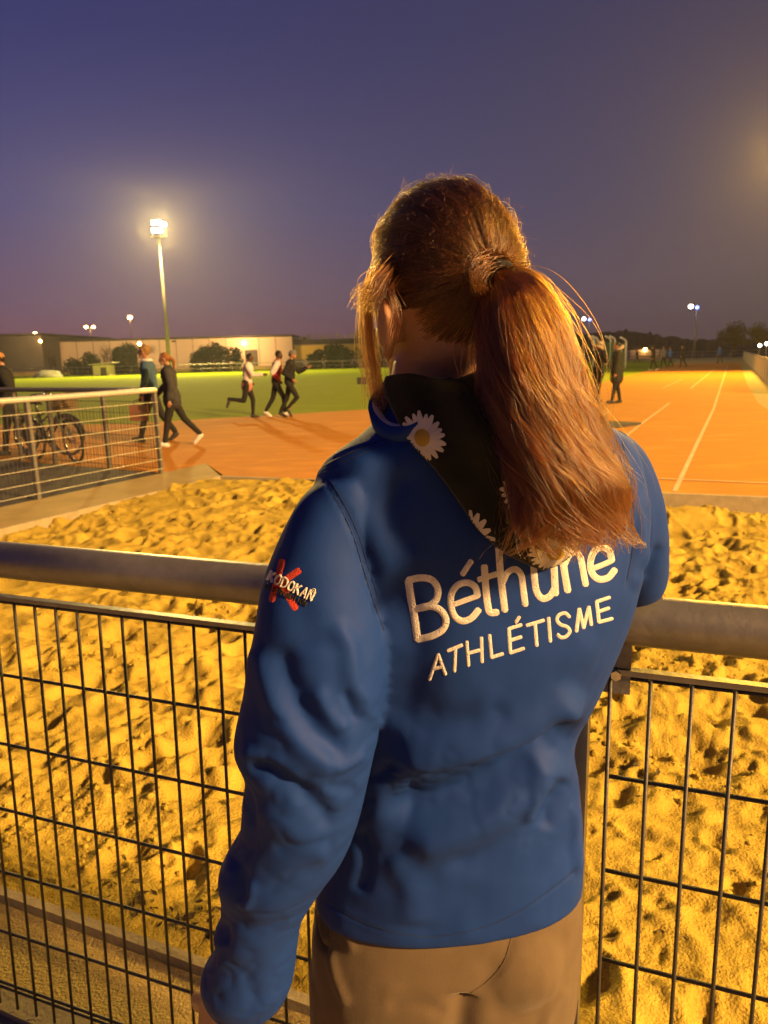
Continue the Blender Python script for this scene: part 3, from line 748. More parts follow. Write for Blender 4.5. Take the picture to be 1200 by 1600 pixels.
# hut, covered heap by the far fence
a = ony(146, 586, 91); b = ony(171, 586, 91); hc = (a + b) / 2
rt = empty('hut', (hc[0], 91, 0), label='small pale yellow hut standing in front of the far white fence', cat='hut')
M['hut_paint'] = pm('hut_paint', (.66, .60, .38), (.58, .52, .32), 2, .8, .1)
MB().box((0, 1, .62), (b[0] - a[0], 2.0, 1.24)).build('wall', M['hut_paint'], rt)
MB().add([(-1.35, -.3, 1.30), (1.6, -.3, 1.52), (1.6, 2.3, 1.52), (-1.35, 2.3, 1.30), (-1.35, -.3, 1.38), (1.6, -.3, 1.60), (1.6, 2.3, 1.60), (-1.35, 2.3, 1.38)],
    [(3, 2, 1, 0), (4, 5, 6, 7), (0, 1, 5, 4), (1, 2, 6, 5), (2, 3, 7, 6), (3, 0, 4, 7)]).build('roof', M['white_paint'], rt)
MB().box((.3, -.03, .5), (.7, .06, .98)).build('door', M['wall_dark'], rt)
a = ony(52, 587, 89); b = ony(98, 587, 89); hc = (a + b) / 2
hp = MB().ball((0, 0, .0), ((b[0] - a[0]) / 2, 1.2, .85), 20, 9); hp.box((.4, .1, .35), (2.0, 1.2, .7))
M['tarp'] = pm('tarpaulin', (.36, .36, .28), (.26, .26, .20), 1.5, .7, .5, 6)
mm = remesh(hp.mesh('tarp'), .12, 5); cc = coords(mm); cc[:, 2] = np.maximum(cc[:, 2], -.02); cc += .09 * np.column_stack([vnoise(cc * 2, 3), vnoise(cc * 2, 4), vnoise(cc * 2, 5)]); setco(mm, cc)
o = finish('covered_mat', mm, M['tarp']); o.location = (hc[0], 89, 0); tag(o, 'grey tarpaulin covered heap lying by the far white fence', 'tarpaulin')

# hammer cage: hooked posts with green netting
hcg = empty('throwing_cage', (*gp(958, 575)[:2], 0), label='throwing cage of hooked white posts with green netting, behind the two standing people', cat='cage')
c0 = gp(958, 575); Yc = c0[1]
tops = [(929, 526), (935, 527), (955, 527), (962, 527), (979, 529)]
pts = []
for i, (x, y) in enumerate(tops):
    p = ony(x, y, Yc + (0, 3, 4.5, 3, 0)[i]) - np.array([c0[0], c0[1], 0]); pts.append(p)
    MB().tube([(p[0], p[1], -.1), (p[0], p[1], p[2] - .35), (p[0] - .12, p[1] - .05, p[2] - .1), (p[0] - .6, p[1] - .2, p[2] + .12)], .085, 8).build('post', M['white_paint'], hcg, True)
for i in range(4):
    nv_ = MB(); a, b = pts[i], pts[i + 1]; zt = min(a[2], b[2]) - .45
    for t in np.linspace(0, 1, 12): q = a + (b - a) * t; nv_.tube([(q[0], q[1], .1), (q[0], q[1], zt)], .022, 4)
    for z in np.linspace(.1, zt, 12): nv_.tube([(a[0], a[1], z), (b[0], b[1], z)], .02, 4)
    nv_.build('net', M['net'], hcg)

# ================================================================== VEGETATION
def leaves(me_name, centers, n, size, seed, squash=1.):
    R = np.random.default_rng(seed); V = []; F = []
    C_ = np.asarray(centers, float)                         # rows: x y z r
    w = C_[:, 3] ** 2; w /= w.sum(); pick = R.choice(len(C_), n, p=w)
    d = R.normal(size=(n, 3)); d /= np.linalg.norm(d, axis=1)[:, None]; rad = R.uniform(.45, 1.08, n) ** .6
    p = C_[pick, :3] + d * (C_[pick, 3] * rad)[:, None] * np.array([1, 1, squash])
    a = R.normal(size=(n, 3)); a /= np.linalg.norm(a, axis=1)[:, None]; b = np.cross(a, R.normal(size=(n, 3))); b /= np.linalg.norm(b, axis=1)[:, None]
    s = R.uniform(.6, 1.3, n)[:, None] * size
    q = np.stack([p + a * s, p + b * s * .5, p - a * s, p - b * s * .5], 1).reshape(-1, 3)
    me = bpy.data.meshes.new(me_name); me.from_pydata(q.tolist(), [], [(4 * i, 4 * i + 1, 4 * i + 2, 4 * i + 3) for i in range(n)]); me.update(); return me
def bush(name, x0, x1, ytop, Y, label, cat, seed, dens=2600, group=None, leaf='leaf', cone=False):
    a = ony(x0, ytop, Y); b = ony(x1, ytop, Y); w = b[0] - a[0]; h = a[2]; R = np.random.default_rng(seed)
    root = empty(name, ((a[0] + b[0]) / 2, Y, 0), label=label, cat=cat, group=group)
    cs = []
    for k in range(int(10 + w * 2.2)):
        x = R.uniform(-w / 2, w / 2); e = 1 - (2 * abs(x) / w) ** 2.4
        hh = h * (.55 + .45 * e) * R.uniform(.86, 1.0) if not cone else h * max(.25, 1 - 2 * abs(x) / w)
        r = R.uniform(.5, .9) * min(1.0, h / 4)
        for z in np.arange(r * .7, hh - r * .6, r * 1.1): cs.append((x + R.normal(0, .15), R.uniform(-.8, .8), z, r))
        cs.append((x, R.uniform(-.4, .4), max(hh - r, r * .5), r))
    finish('foliage', leaves('foliage', cs, dens, .20, seed), M[leaf], root, False)
    st = MB()
    for k in range(6):
        x = R.uniform(-w / 2, w / 2) * .8; st.tube([(x * .8, 0, -.1), (x, R.uniform(-.3, .3), h * .35), (x + R.uniform(-.4, .4), R.uniform(-.5, .5), h * .7)], [.10, .07, .02], 6)
    st.build('stems', M['bark'], root, True)
def bare_tree(x, ytop, Y, label, seed, spread=.45, leafy=0, name='bare_tree', group=None, w0=.14):
    R = np.random.default_rng(seed); p = ony(x, ytop, Y); h = p[2]
    root = empty(name, (p[0], Y, 0), label=label, cat='tree', group=group)
    tr = MB().tube([(0, 0, -.2), (R.normal(0, .05), 0, h * .25), (R.normal(0, .1), 0, h * .5)], [w0, w0 * .8, w0 * .55], 8)
    tr.build('trunk', M['bark'], root, True)
    br = MB(); tips = []
    def grow(p, d, L, r, lv):
        q = p + d * L * .5 + R.normal(0, .05 * L, 3); e = p + d * L + R.normal(0, .07 * L, 3)
        br.tube([p, q, e], [r, r * .8, r * .55], 5); tips.append(e)
        if lv == 0: return
        for k in range(3 if lv > 1 else 3):
            nd_ = d + R.normal(0, spread, 3); nd_[2] += .18; nd_ /= np.linalg.norm(nd_)
            grow(p + (e - p) * R.uniform(.45, 1), nd_, L * R.uniform(.55, .75), r * .55, lv - 1)
    for k in range(6):
        d = np.array([R.normal(0, spread), R.normal(0, spread), 1.]); d /= np.linalg.norm(d)
        grow(np.array([0, 0, h * R.uniform(.16, .48)]), d, h * R.uniform(.24, .34), w0 * .5, 3)
    br.build('branches', M['bark'], root, True)
    if leafy:
        t = np.array(tips); finish('foliage', leaves('foliage', [(*q, .7) for q in t[R.choice(len(t), min(len(t), 160), False)]], leafy, .17, seed + 1), M['leaf_dry'], root, False)
bush('bush', 174, 216, 535, 104, 'dark conical bush in front of the beige warehouse, left of the walkers', 'bush', 1, 3200, 'bushes in front of the warehouses')
bush('hedge', 298, 376, 536, 104, 'broad dark rounded hedge in front of the beige warehouse', 'hedge', 2, 5200)
bush('bush', 484, 556, 538, 104, 'dark bush below the yellow band, left of the face of the girl', 'bush', 3, 4600, 'bushes in front of the warehouses')
bush('evergreen_tree', 550, 592, 506, 102, 'tall dark evergreen tree close to the face of the girl', 'tree', 4, 5200, None)
bush('bush', 122, 152, 551, 104, 'small low bush left of the pale hut', 'bush', 5, 1500, 'bushes in front of the warehouses')
bush('bush', 100, 122, 557, 103, 'smallest low bush at the foot of the beige warehouse', 'bush', 6, 800, 'bushes in front of the warehouses')
for i, (x, y) in enumerate(((76, 556), (84, 551), (108, 560), (160, 540), (168, 534), (224, 550))):
    bare_tree(x, y, 102 + i, ('thin bare shrub just right of the dark warehouse corner', 'second thin bare shrub right of the dark warehouse', 'lowest bare shrub before the beige warehouse',
        'bare young tree left of the conical bush', 'taller bare young tree touching the conical bush', 'bare shrub behind the heads of the walkers')[i], 20 + i, .3, 0, 'bare_shrub', 'bare shrubs before the warehouses', .08)
bare_tree(1150, 507, 120, 'large leafless tree with dry leaves beyond the barrier, left one of two', 41, .55, 1500, 'bare_tree', 'trees beyond the barrier', .3)
bare_tree(1192, 508, 112, 'large leafless tree at the right picture edge beyond the barrier', 42, .55, 1500, 'bare_tree', 'trees beyond the barrier', .3)
bare_tree(1022, 533, 140, 'small bare tree rising behind the low beige building', 43, .4, 0, 'bare_tree', None, .16)
#BG_END

# ================================================================== PEOPLE ON THE TRACK
def figure(loc, yaw, label, h=1.68, lean=0., thigh=(0, 0), knee=(0, 0), arm=(0, 0), elbow=(10, 10), abd=(8, 8), skin='skin', hair=None, hair_style='short',
           top=None, coat=.0, legs=None, shoes='shoe_dark', fur=None, yoke=None, group=None, build=1., scarf=None, voxel=.016, head_turn=0., headgear=None, detail=True, skirt=None):
    rad = math.radians; k = h / 1.70
    root = empty('person', loc, yaw, label=label, cat='person', group=group)
    ln_ = rad(lean); up = np.array([0, math.sin(ln_), math.cos(ln_)])
    pel = np.array([0, 0, .92])
    legsj = []
    for i, s in enumerate((-1, 1)):
        hip = pel + [s * .085, 0, -.03]; t = rad(thigh[i]); kn = hip + .42 * np.array([s * .01, math.sin(t), -math.cos(t)])
        t2 = t - rad(knee[i]); an = kn + .41 * np.array([0, math.sin(t2), -math.cos(t2)])
        t3 = t2 + rad(min(0, -knee[i] * .25)); fd_ = np.array([s * .10, math.cos(t3), math.sin(t3)])
        legsj.append((hip, kn, an, fd_))
    low = min(min(l[2][2] - .075, (l[2] + l[3] * .15)[2] - .055) for l in legsj)
    sh = pel + up * .50; nk = pel + up * .565; hd = pel + up * .70 + np.array([0, .03, 0])
    armsj = []
    for i, s in enumerate((-1, 1)):
        so = sh + [s * .175, 0, -.01]; a = rad(arm[i]); b = rad(abd[i])
        d = np.array([s * math.sin(b), math.sin(a) * math.cos(b), -math.cos(a) * math.cos(b)]); el = so + d * .28
        a2 = a + rad(elbow[i]); d2 = np.array([-s * .12 * (elbow[i] > 45), math.sin(a2), -math.cos(a2)]); d2 /= np.linalg.norm(d2); wr = el + d2 * .25
        armsj.append((so, el, wr, d2))
    dz = np.array([0, 0, -low]); f = lambda p: (np.asarray(p) + dz) * k
    bo = MB(); c = lambda m, a, ra, b, rb: m.capsule(f(a), ra * k, f(b), rb * k, 10)
    c(bo, pel, .115, pel + up * .2, .105); c(bo, pel + up * .2, .11, sh - up * .06, .12); c(bo, sh + [-.12, 0, -.03], .06, sh + [.12, 0, -.03], .06)
    c(bo, sh, .055, nk + up * .05, .05)
    ht = rad(head_turn); hf = np.array([-math.sin(ht), math.cos(ht), 0]); hs = np.array([hf[1], -hf[0], 0])
    bo.ball(f(hd + up * .03), np.array([.074, .092, .10]) * k, 14, 10, ax=np.stack([hs, hf, up]))
    c(bo, hd + hf * .05 - up * .05, .045, hd + hf * .055 - up * .06, .04)
    c(bo, hd + hf * .09 - up * .005, .012, hd + hf * .108 - up * .02, .015)
    for s in (-1, 1): c(bo, hd + hs * .073 * s - up * .01, .016, hd + hs * .077 * s + up * .02, .018)
    for (hip, kn, an, fd_) in legsj:
        c(bo, hip, .085, kn, .053); c(bo, kn, .053, an, .036); c(bo, an + [0, 0, -.02], .035, an + fd_ * .12 + [0, 0, -.045], .03)
    for i, (so, el, wr, d2) in enumerate(armsj):
        c(bo, so, .05, el, .038); c(bo, el, .038, wr, .027)
        s = (-1, 1)[i]; c(bo, wr + d2 * .02, .026, wr + d2 * .075, .028)
        side = np.cross(d2, [1, 0, 0]); 
        for q in range(4): c(bo, wr + d2 * .08 + side * (.027 - .018 * q), .0105, wr + d2 * (.15 - .012 * abs(q - 1.3)) + side * (.027 - .018 * q) + np.array([-s * .022, 0, 0]), .0095)
        c(bo, wr + d2 * .04 + side * .03, .012, wr + d2 * .095 + side * .052, .011)
    body = finish('body', remesh(bo.mesh('body'), voxel * .85, 3), M[skin], root)
    # eyes and mouth
    if detail:
        fm = MB()
        for s in (-1, 1): fm.ball(f(hd + hs * .031 * s + hf * .083 + up * .025), .0095 * k, 8, 6)
        fm.build('eyes', M['black_plastic'], body, True)
        MB().capsule(f(hd + hs * -.02 + hf * .094 - up * .05), .006 * k, f(hd + hs * .02 + hf * .094 - up * .05), .006 * k, 6).build('mouth', cloth('lip', (.35, .13, .10)), body, True)
    if top is not None:
        tp = MB(); g = .022 * build
        c(tp, pel + up * (.02 if not coat else -.02), .128 + g, pel + up * .22, .112 + g); c(tp, pel + up * .2, .115 + g, sh - up * .05, .128 + g); c(tp, sh + [-.125, 0, -.03], .062 + g, sh + [.125, 0, -.03], .062 + g)
        c(tp, sh, .07 + g * .5, nk, .058 + g * .4)
        if coat: c(tp, pel + up * .05, .14 + g, pel + np.array([0, .0, -coat]), .155 + g)
        for (so, el, wr, d2) in armsj: c(tp, so, .058 + g, el, .046 + g); c(tp, el, .046 + g, wr - d2 * .01, .036 + g * .8)
        me = remesh(tp.mesh('jacket'), voxel, 3); v = coords(me); nrm = np.empty(len(v) * 3); me.vertices.foreach_get('normal', nrm); nrm = nrm.reshape(-1, 3)
        v = v + nrm * (.009 * fbm(v * np.array([9, 9, 14]) + loc[0], 2, 5))[:, None]; setco(me, v)
        finish('jacket', me, top, root)
    if yoke is not None:
        yk = MB(); g = .030
        for (so, el, wr, d2) in armsj: c(yk, so, .062 + g, el, .050 + g)
        finish('shirt_sleeves', remesh(yk.mesh('shirt_sleeves'), voxel, 3), yoke, root)
    if skirt is not None:
        sk = MB(); c(sk, pel + up * .03, .152, pel - up * .07, .156)
        finish('jacket_hem', remesh(sk.mesh('jacket_hem'), voxel, 2), skirt, root)
    if legs is not None:
        tr = MB(); c(tr, pel + [-.03, 0, 0], .125, pel + [.03, 0, .04], .125)
        for (hip, kn, an, fd_) in legsj: c(tr, hip, .098, kn, .066); c(tr, kn, .066, an + [0, 0, .03], .050)
        me = remesh(tr.mesh('trousers'), voxel, 3); v = coords(me); v += .006 * np.column_stack([vnoise(v * 16, 3), vnoise(v * 16, 4), vnoise(v * 16, 5)]); setco(me, v)
        finish('trousers', me, legs, root)
    for (hip, kn, an, fd_) in legsj:
        so_ = MB(); c(so_, an + [0, 0, -.02], .047, an + fd_ * .13 + [0, 0, -.042], .036); c(so_, an - fd_ * .04 + [0, 0, -.04], .04, an + fd_ * .15 + [0, 0, -.05], .036)
        finish('shoe', remesh(so_.mesh('shoe'), voxel * .8, 2), M[shoes], root)
    if hair is not None:
        hm_ = MB(); hm_.ball(f(hd + up * .045 - hf * .018), np.array([.084, .095, .095]) * k, 14, 10, ax=np.stack([hs, hf, up]))
        if hair_style == 'long':
            c(hm_, hd - hf * .075 + up * .02, .06, hd - hf * .12 - up * .14, .04); c(hm_, hd - hf * .06 + hs * .04, .045, hd - hf * .085 + hs * .04 - up * .13, .03); c(hm_, hd - hf * .06 - hs * .04, .045, hd - hf * .085 - hs * .04 - up * .13, .03)
        if hair_style == 'tail': c(hm_, hd - hf * .09 + up * .05, .035, hd - hf * .16 - up * .02, .04); c(hm_, hd - hf * .16 - up * .02, .04, hd - hf * .15 - up * .16, .018)
        if hair_style == 'curly':
            Rr = np.random.default_rng(int(abs(loc[0]) * 100))
            for q in range(26):
                d = Rr.normal(size=3); d[2] = abs(d[2]) * .8; d /= np.linalg.norm(d); hm_.ball(f(hd + up * .05 - hf * .02 + d * .085), .035 * k, 8, 6)
        me = remesh(hm_.mesh('hair'), voxel * .8, 2); v = coords(me)
        # clear the face
        rel = v / k - dz - (hd + up * .03); fr_ = rel @ hf; hh = rel @ up
        push = np.clip((fr_ - .035) / .03, 0, 1) * np.clip((.075 - hh) / .03, 0, 1)
        v = v - np.outer(push * (fr_ - .02) * k, hf) * 1.0
        v += .007 * np.column_stack([vnoise(v * 40, 3), vnoise(v * 40, 4), vnoise(v * 22, 5)]); setco(me, v)
        finish('hair', me, hair, root)
    if headgear is not None:
        hg = MB(); hg.ball(f(hd + up * .06 - hf * .005), np.array([.09, .105, .085]) * k, 14, 9, ax=np.stack([hs, hf, up]))
        finish('cap', remesh(hg.mesh('cap'), voxel * .8, 2), headgear, root)
    if fur is not None:
        ft = MB(); cc = nk + up * .05
        ft.tube([f(cc + hs * .125 * math.cos(t) + hf * (.09 * math.sin(t) - .035) + up * (.03 - .05 * math.sin(t))) for t in np.linspace(0, 2 * math.pi, 18, endpoint=False)], .05 * k, 8, closed=True)
        me = remesh(ft.mesh('fur_trim'), voxel * .8, 1); v = coords(me); v += .016 * np.column_stack([vnoise(v * 60, 3), vnoise(v * 60, 4), vnoise(v * 60, 5)]); setco(me, v)
        finish('fur_trim', me, fur, root)
    if scarf is not None:
        sc = MB(); cc = nk + up * .02
        sc.tube([f(cc + hs * .075 * math.cos(t) + hf * .075 * math.sin(t) - up * .01) for t in np.linspace(0, 2 * math.pi, 14, endpoint=False)], .032 * k, 8, closed=True)
        finish('collar', remesh(sc.mesh('collar'), voxel * .8, 2), scarf, root)
    return root, f, armsj, nk

black = cloth('black_cloth', (.018, .018, .020)); navy = cloth('navy_cloth', (.022, .030, .055)); teal = cloth('petrol_cloth', (.05, .10, .16))
white = cloth('white_cloth', (.66, .63, .60)); red = cloth('red_cloth', (.42, .035, .06)); grey = cloth('grey_cloth', (.16, .16, .17)); blue = cloth('bright_blue_cloth', (.03, .13, .50))
furm = cloth('fur_cloth', (.42, .33, .22), .95, .8, 90); olive = cloth('olive_cloth', (.030, .032, .022))
hr_blond = cloth('blond_hair', (.24, .14, .055), .5, .6, 160); hr_ging = cloth('ginger_hair', (.22, .085, .025), .5, .6, 160); hr_dark = cloth('dark_hair', (.02, .014, .010), .5, .6, 160)
Lf = math.pi / 2                                        # facing -x;  -Lf faces +x
def P(x, y): return tuple(onz(x, y))
WK = 'people walking along the track'; RN = 'runners on the track'; ST = 'people far down the track'
figure(P(275, 697), Lf + .12, 'woman with ginger hair in black jacket striding along the track, white trailing shoe', 1.66, 4, (14, -26), (3, 14), (-12, 20), (22, 26), hair=hr_ging, hair_style='tail', top=cloth('charcoal_cloth', (.040, .040, .044)), legs=black, shoes='shoe_white', group=WK, coat=.06)
w2_, f2, a2, nk2 = figure(P(243, 690), Lf + .1, 'taller walker with fair curly hair in petrol blue jacket carrying bags', 1.80, 3, (18, -20), (4, 12), (6, 8), (12, 12), hair=hr_blond, hair_style='curly', top=teal, legs=black, shoes='shoe_dark', group=WK, scarf=white)
figure(P(26, 711), Lf + .3, 'walker in dark jacket at the left edge behind the bicycles, orange cap', 1.70, 5, (12, -12), (4, 8), (-22, 24), (55, 50), hair=hr_dark, top=black, legs=black, group=WK, headgear=cloth('orange_cap_cloth', (.42, .20, .07)))
figure(P(389, 653), -Lf, 'runner with dark skin in white long sleeved top, leg stretched behind', 1.66, 8, (18, -12), (22, 82), (-34, 30), (75, 62), skin='skin_dark', hair=hr_dark, top=white, legs=black, group=RN, build=.7, skirt=cloth('pink_cloth', (.55, .22, .20)))
figure(P(434, 651), -Lf + .15, 'runner in dark red vest with white sleeves, beside the runner in black', 1.70, 7, (-14, 26), (16, 24), (30, -30), (80, 70), skin='skin_dark', hair=hr_dark, top=red, legs=black, shoes='shoe_white', group=RN, build=.7, yoke=white)
figure(P(455, 652), -Lf - .1, 'runner all in black with grey cap, right of the runner in red', 1.70, 7, (-16, 30), (10, 70), (34, -30), (80, 80), hair=hr_dark, top=black, legs=black, group=RN, headgear=grey)
figure(P(962, 630), Lf - .15, 'standing man in dark parka with fur collar, facing left on the track', 1.72, 0, (9, -7), (2, 3), (4, -2), (8, 12), hair=hr_dark, top=olive, legs=black, group='two people talking on the track', coat=.22, fur=furm, build=1.9)
figure(P(933, 627), -Lf + .5, 'person in dark hooded parka, half hidden by the ponytail', 1.76, 2, (4, -5), (2, 4), (35, 24), (40, 20), hair=hr_dark, top=black, legs=navy, group='two people talking on the track', coat=.16, fur=furm, build=1.25, headgear=furm)
for (x, y, yaw, t, hgt, lab, lg, sh) in ((1020, 579, .3, black, 1.72, 'small dark figure nearest on the far track, beside the grass edge', black, 'shoe_white'), (1036, 576, -.4, grey, 1.74, 'small figure in grey, second from the grass edge on the far track', black, 'shoe_dark'),
        (1047, 573, .8, blue, 1.62, 'small figure in blue beside the one in grey on the far track', navy, 'shoe_dark'), (1066, 574, .1, black, 1.76, 'small dark figure jogging in the middle of the far track', black, 'shoe_dark'),
        (1124, 568, -.2, blue, 1.66, 'lone small figure in bright blue at the far end of the track', black, 'shoe_dark'), (995, 567, .5, black, 1.6, 'tiny dark figure on the grass by the throwing cage', black, 'shoe_dark')):
    figure(P(x, y), yaw + Lf * .4, lab, hgt, 3, (12, -12), (6, 18), (-14, 14), (30, 25), hair=hr_dark, top=t, legs=lg, shoes=sh, group=ST, voxel=.03, detail=False, build=1.2)
# bags carried by the taller walker
hnd = np.array(f2(a2[0][2] + a2[0][3] * .10))
Mw = Matrix.Translation(w2_.location) @ Matrix.Rotation(w2_.rotation_euler.z, 4, 'Z')
hw = Mw @ Vector(hnd)
def bag(loc, w, d, h, matl, label, rz):
    root = empty('bag', loc, rz, label=label, cat='bag')
    b = MB().loft([np.array([[x * w / 2, y * d / 2 * q, z] for x, y in ((-1, -1), (0, -1.15), (1, -1), (1, 1), (0, 1.15), (-1, 1))]) for z, q in ((-h - .10, .9), (-h * .55 - .10, 1.1), (-.10, .35))]).build('pouch', matl, root)
    MB().tube([(-w * .28, 0, -.11), (-w * .22, 0, -.02), (0, 0, .0), (w * .22, 0, -.02), (w * .28, 0, -.11)], .008, 6).build('handle', M['black_plastic'], root, True)
bag((hw.x - .03, hw.y - .04, hw.z - .0), .34, .14, .30, cloth('brown_bag_cloth', (.20, .075, .045)), 'reddish brown bag hanging from the hand of the taller walker', w2_.rotation_euler.z + 1.57)
#PEOPLE_END

# ================================================================== THE GIRL AT THE FENCE
girl = empty('person', (.07, .92, 0), label='girl from behind in blue jacket with long auburn ponytail, leaning on the fence handrail', cat='person')
GO = np.array([.07, .92, 0.])
G = lambda p: np.asarray(p) - GO
cu = lambda P, m: np.array([P]) if False else None
def crom(P, n):
    """smooth curve through points"""
    P = np.asarray(P, float)
    if len(P) == 2: return P[0] + (P[1] - P[0]) * np.linspace(0, 1, n)[:, None]
    Q = np.vstack([2 * P[0] - P[1], P, 2 * P[-1] - P[-2]]); L = np.concatenate([[0], np.cumsum(np.linalg.norm(np.diff(P, axis=0), axis=1) ** .5)])
    t = np.linspace(0, L[-1] - 1e-9, n); k = np.clip(np.searchsorted(L, t, 'right') - 1, 0, len(P) - 2)
    u = ((t - L[k]) / (L[k + 1] - L[k]))[:, None]; a, b, c, d = Q[k], Q[k + 1], Q[k + 2], Q[k + 3]
    return .5 * (2 * b + (c - a) * u + (2 * a - 5 * b + 4 * c - d) * u * u + (3 * b - a - 3 * c + d) * u ** 3)
def ring(Lp, Rp, dl, dr, tb, tf, e=2.3, n=48):
    A = ony(*Lp, dl); B = ony(*Rp, dr); c = (A + B) / 2; a = (B - A) / 2
    b = np.array([-a[1], a[0], 0]); b /= np.linalg.norm(b)
    t = np.arange(n) * 2 * math.pi / n; ct, st_ = np.cos(t), np.sin(t)
    x = np.sign(ct) * np.abs(ct) ** (2 / e); y = np.sign(st_) * np.abs(st_) ** (2 / e)
    th = np.where(st_ > 0, tf, tb)
    return c + x[:, None] * a + (y * th)[:, None] * b
def ringset(rows, m=60, **kw):
    """interpolate the hand-set rows smoothly"""
    A = np.array([[*r[0], *r[1], *r[2:]] for r in rows], float); B = crom(A, m)
    return [ring(b[0:2], b[2:4], *b[4:8], **kw) for b in B]
TORSO = [((628, 612), (770, 596), .82, .85, .055, .06), ((604, 645), (815, 622), .81, .86, .065, .07), ((570, 682), (880, 642), .80, .88, .078, .08), ((515, 722), (950, 668), .80, .90, .090, .085), ((492, 765), (982, 708), .81, .91, .105, .09),
         ((500, 860), (988, 800), .82, .92, .128, .10), ((515, 960), (968, 925), .84, .925, .135, .11), ((528, 1060), (928, 1035), .86, .93, .128, .11),
         ((535, 1150), (888, 1135), .885, .935, .115, .11), ((520, 1240), (898, 1215), .905, .94, .112, .115), ((503, 1330), (905, 1295), .915, .945, .112, .12), ((494, 1398), (904, 1362), .92, .95, .112, .125), ((497, 1409), (902, 1371), .92, .95, .106, .12)]
LARM = [((500, 752), (585, 735), .80, .80, .05, .05), ((472, 778), (600, 770), .80, .80, .058, .055), ((440, 835), (592, 832), .80, .79, .064, .06), ((412, 905), (594, 905), .79, .78, .068, .064), ((399, 985), (602, 985), .785, .77, .070, .066),
        ((385, 1070), (600, 1070), .78, .765, .070, .068), ((370, 1140), (592, 1145), .775, .76, .071, .068), ((370, 1170), (586, 1172), .775, .762, .070, .068), ((384, 1202), (580, 1200), .775, .765, .067, .065), ((380, 1250), (570, 1245), .778, .772, .066, .063), ((374, 1300), (556, 1295), .78, .78, .064, .06), ((352, 1338), (536, 1338), .788, .788, .061, .057), ((341, 1368), (516, 1366), .79, .79, .058, .055),
        ((346, 1402), (494, 1398), .798, .798, .053, .051), ((345, 1432), (476, 1428), .803, .803, .050, .048), ((334, 1456), (470, 1448), .808, .808, .049, .047), ((337, 1482), (466, 1474), .813, .813, .047, .045), ((318, 1512), (462, 1508), .818, .818, .048, .046), ((314, 1540), (455, 1540), .82, .82, .047, .045), ((326, 1566), (440, 1564), .825, .825, .042, .04), ((356, 1586), (410, 1585), .825, .825, .028, .028)]
def px3(x, y, d): return ony(x, y, d)
RARM = [(px3(930, 722, .915), .050), (px3(955, 748, .93), .052), (px3(976, 815, .96), .053), (px3(986, 870, 1.0), .050), (px3(988, 905, 1.05), .048), (px3(975, 905, 1.12), .047), (px3(900, 880, 1.20), .043), (px3(800, 872, 1.28), .038), (px3(750, 870, 1.31), .034)]

# ---- body: one continuous surface (head, neck, trunk, limbs, hands)
HC = px3(690, 452, .868)                                   # head centre
hy = math.radians(30); HF = np.array([-math.sin(hy), math.cos(hy), -.06]); HF /= np.linalg.norm(HF)
HS = np.cross(HF, [0, 0, 1]); HS /= np.linalg.norm(HS); HU = np.cross(HS, HF)      # HS: her right
HAX = np.stack([HS, HF, HU])
HR = np.array([.0745, .094, .1005])
hp_ = lambda s, f_, u: HC + HS * s + HF * f_ + HU * u
bo = MB()
bo.ball(hp_(0, 0, 0), HR, 28, 18, ax=HAX)
bo.capsule(hp_(0, .045, -.055), .058, hp_(0, .062, -.085), .034, 16)              # jaw and chin
bo.capsule(hp_(0, .088, -.005), .010, hp_(0, .110, -.033), .013, 10)              # nose
bo.capsule(hp_(-.018, .090, -.062), .009, hp_(.018, .090, -.062), .009, 8)        # lips
bo.capsule(hp_(-.035, .078, .022), .012, hp_(.035, .078, .022), .012, 8)          # brow
for s in (-1, 1):
    # ear: rim, lobe and bowl
    e0 = hp_(s * .075, -.012, -.046)
    rim = [e0 + HU * u + HF * f_ + HS * s * o for u, f_, o in ((-.026, .006, .004), (-.020, -.006, .010), (-.004, -.016, .015), (.014, -.019, .017), (.026, -.010, .014), (.029, .004, .008), (.020, .012, .003))]
    bo.tube(crom(rim, 14), [.0075, .007, .006, .0055, .005, .005, .005, .005, .005, .005, .005, .005, .005, .004], 8)
    bo.capsule(e0 + HS * s * .001, .016, e0 + HU * .012 + HS * s * .004 - HF * .004, .015, 10)
NK = px3(684, 590, .862)
bo.capsule(HC - HU * .055 - HF * .022, .056, NK, .053, 18); bo.capsule(NK, .055, px3(690, 660, .875), .068, 18)
inn = [((x1 + 26, y1), (x2 - 26, y2), d1, d2, tb * .66, tf * .70) for (x1, y1), (x2, y2), d1, d2, tb, tf in [TORSO[3], TORSO[4], TORSO[5], TORSO[7], TORSO[9], TORSO[10]]]
bo.loft(ringset(inn, 30, n=32))
def limb(P, r): 
    for i in range(len(P) - 1): bo.capsule(P[i], r[i], P[i + 1], r[i + 1], 14)
SH_L = px3(560, 790, .82); EL_L = px3(478, 1190, .775); WR_L = px3(346, 1556, .824)
limb([SH_L, EL_L, WR_L], [.040, .036, .026])
HIPL = px3(585, 1440, .955); HIPR = px3(800, 1415, .965)
KNL = np.array([HIPL[0] - .01, .95, .44]); KNR = np.array([HIPR[0] + .01, .96, .44]); ANL = np.array([KNL[0] - .01, .97, .09]); ANR = np.array([KNR[0] + .02, .99, .09])
for a, b, c_ in ((HIPL, KNL, ANL), (HIPR, KNR, ANR)):
    limb([a, b, c_], [.085, .055, .038]); bo.capsule(c_ - [0, 0, .03], .036, c_ + [0, .13, -.05], .03, 10)
limb([RARM[0][0], RARM[4][0], RARM[8][0]], [.045, .036, .026])
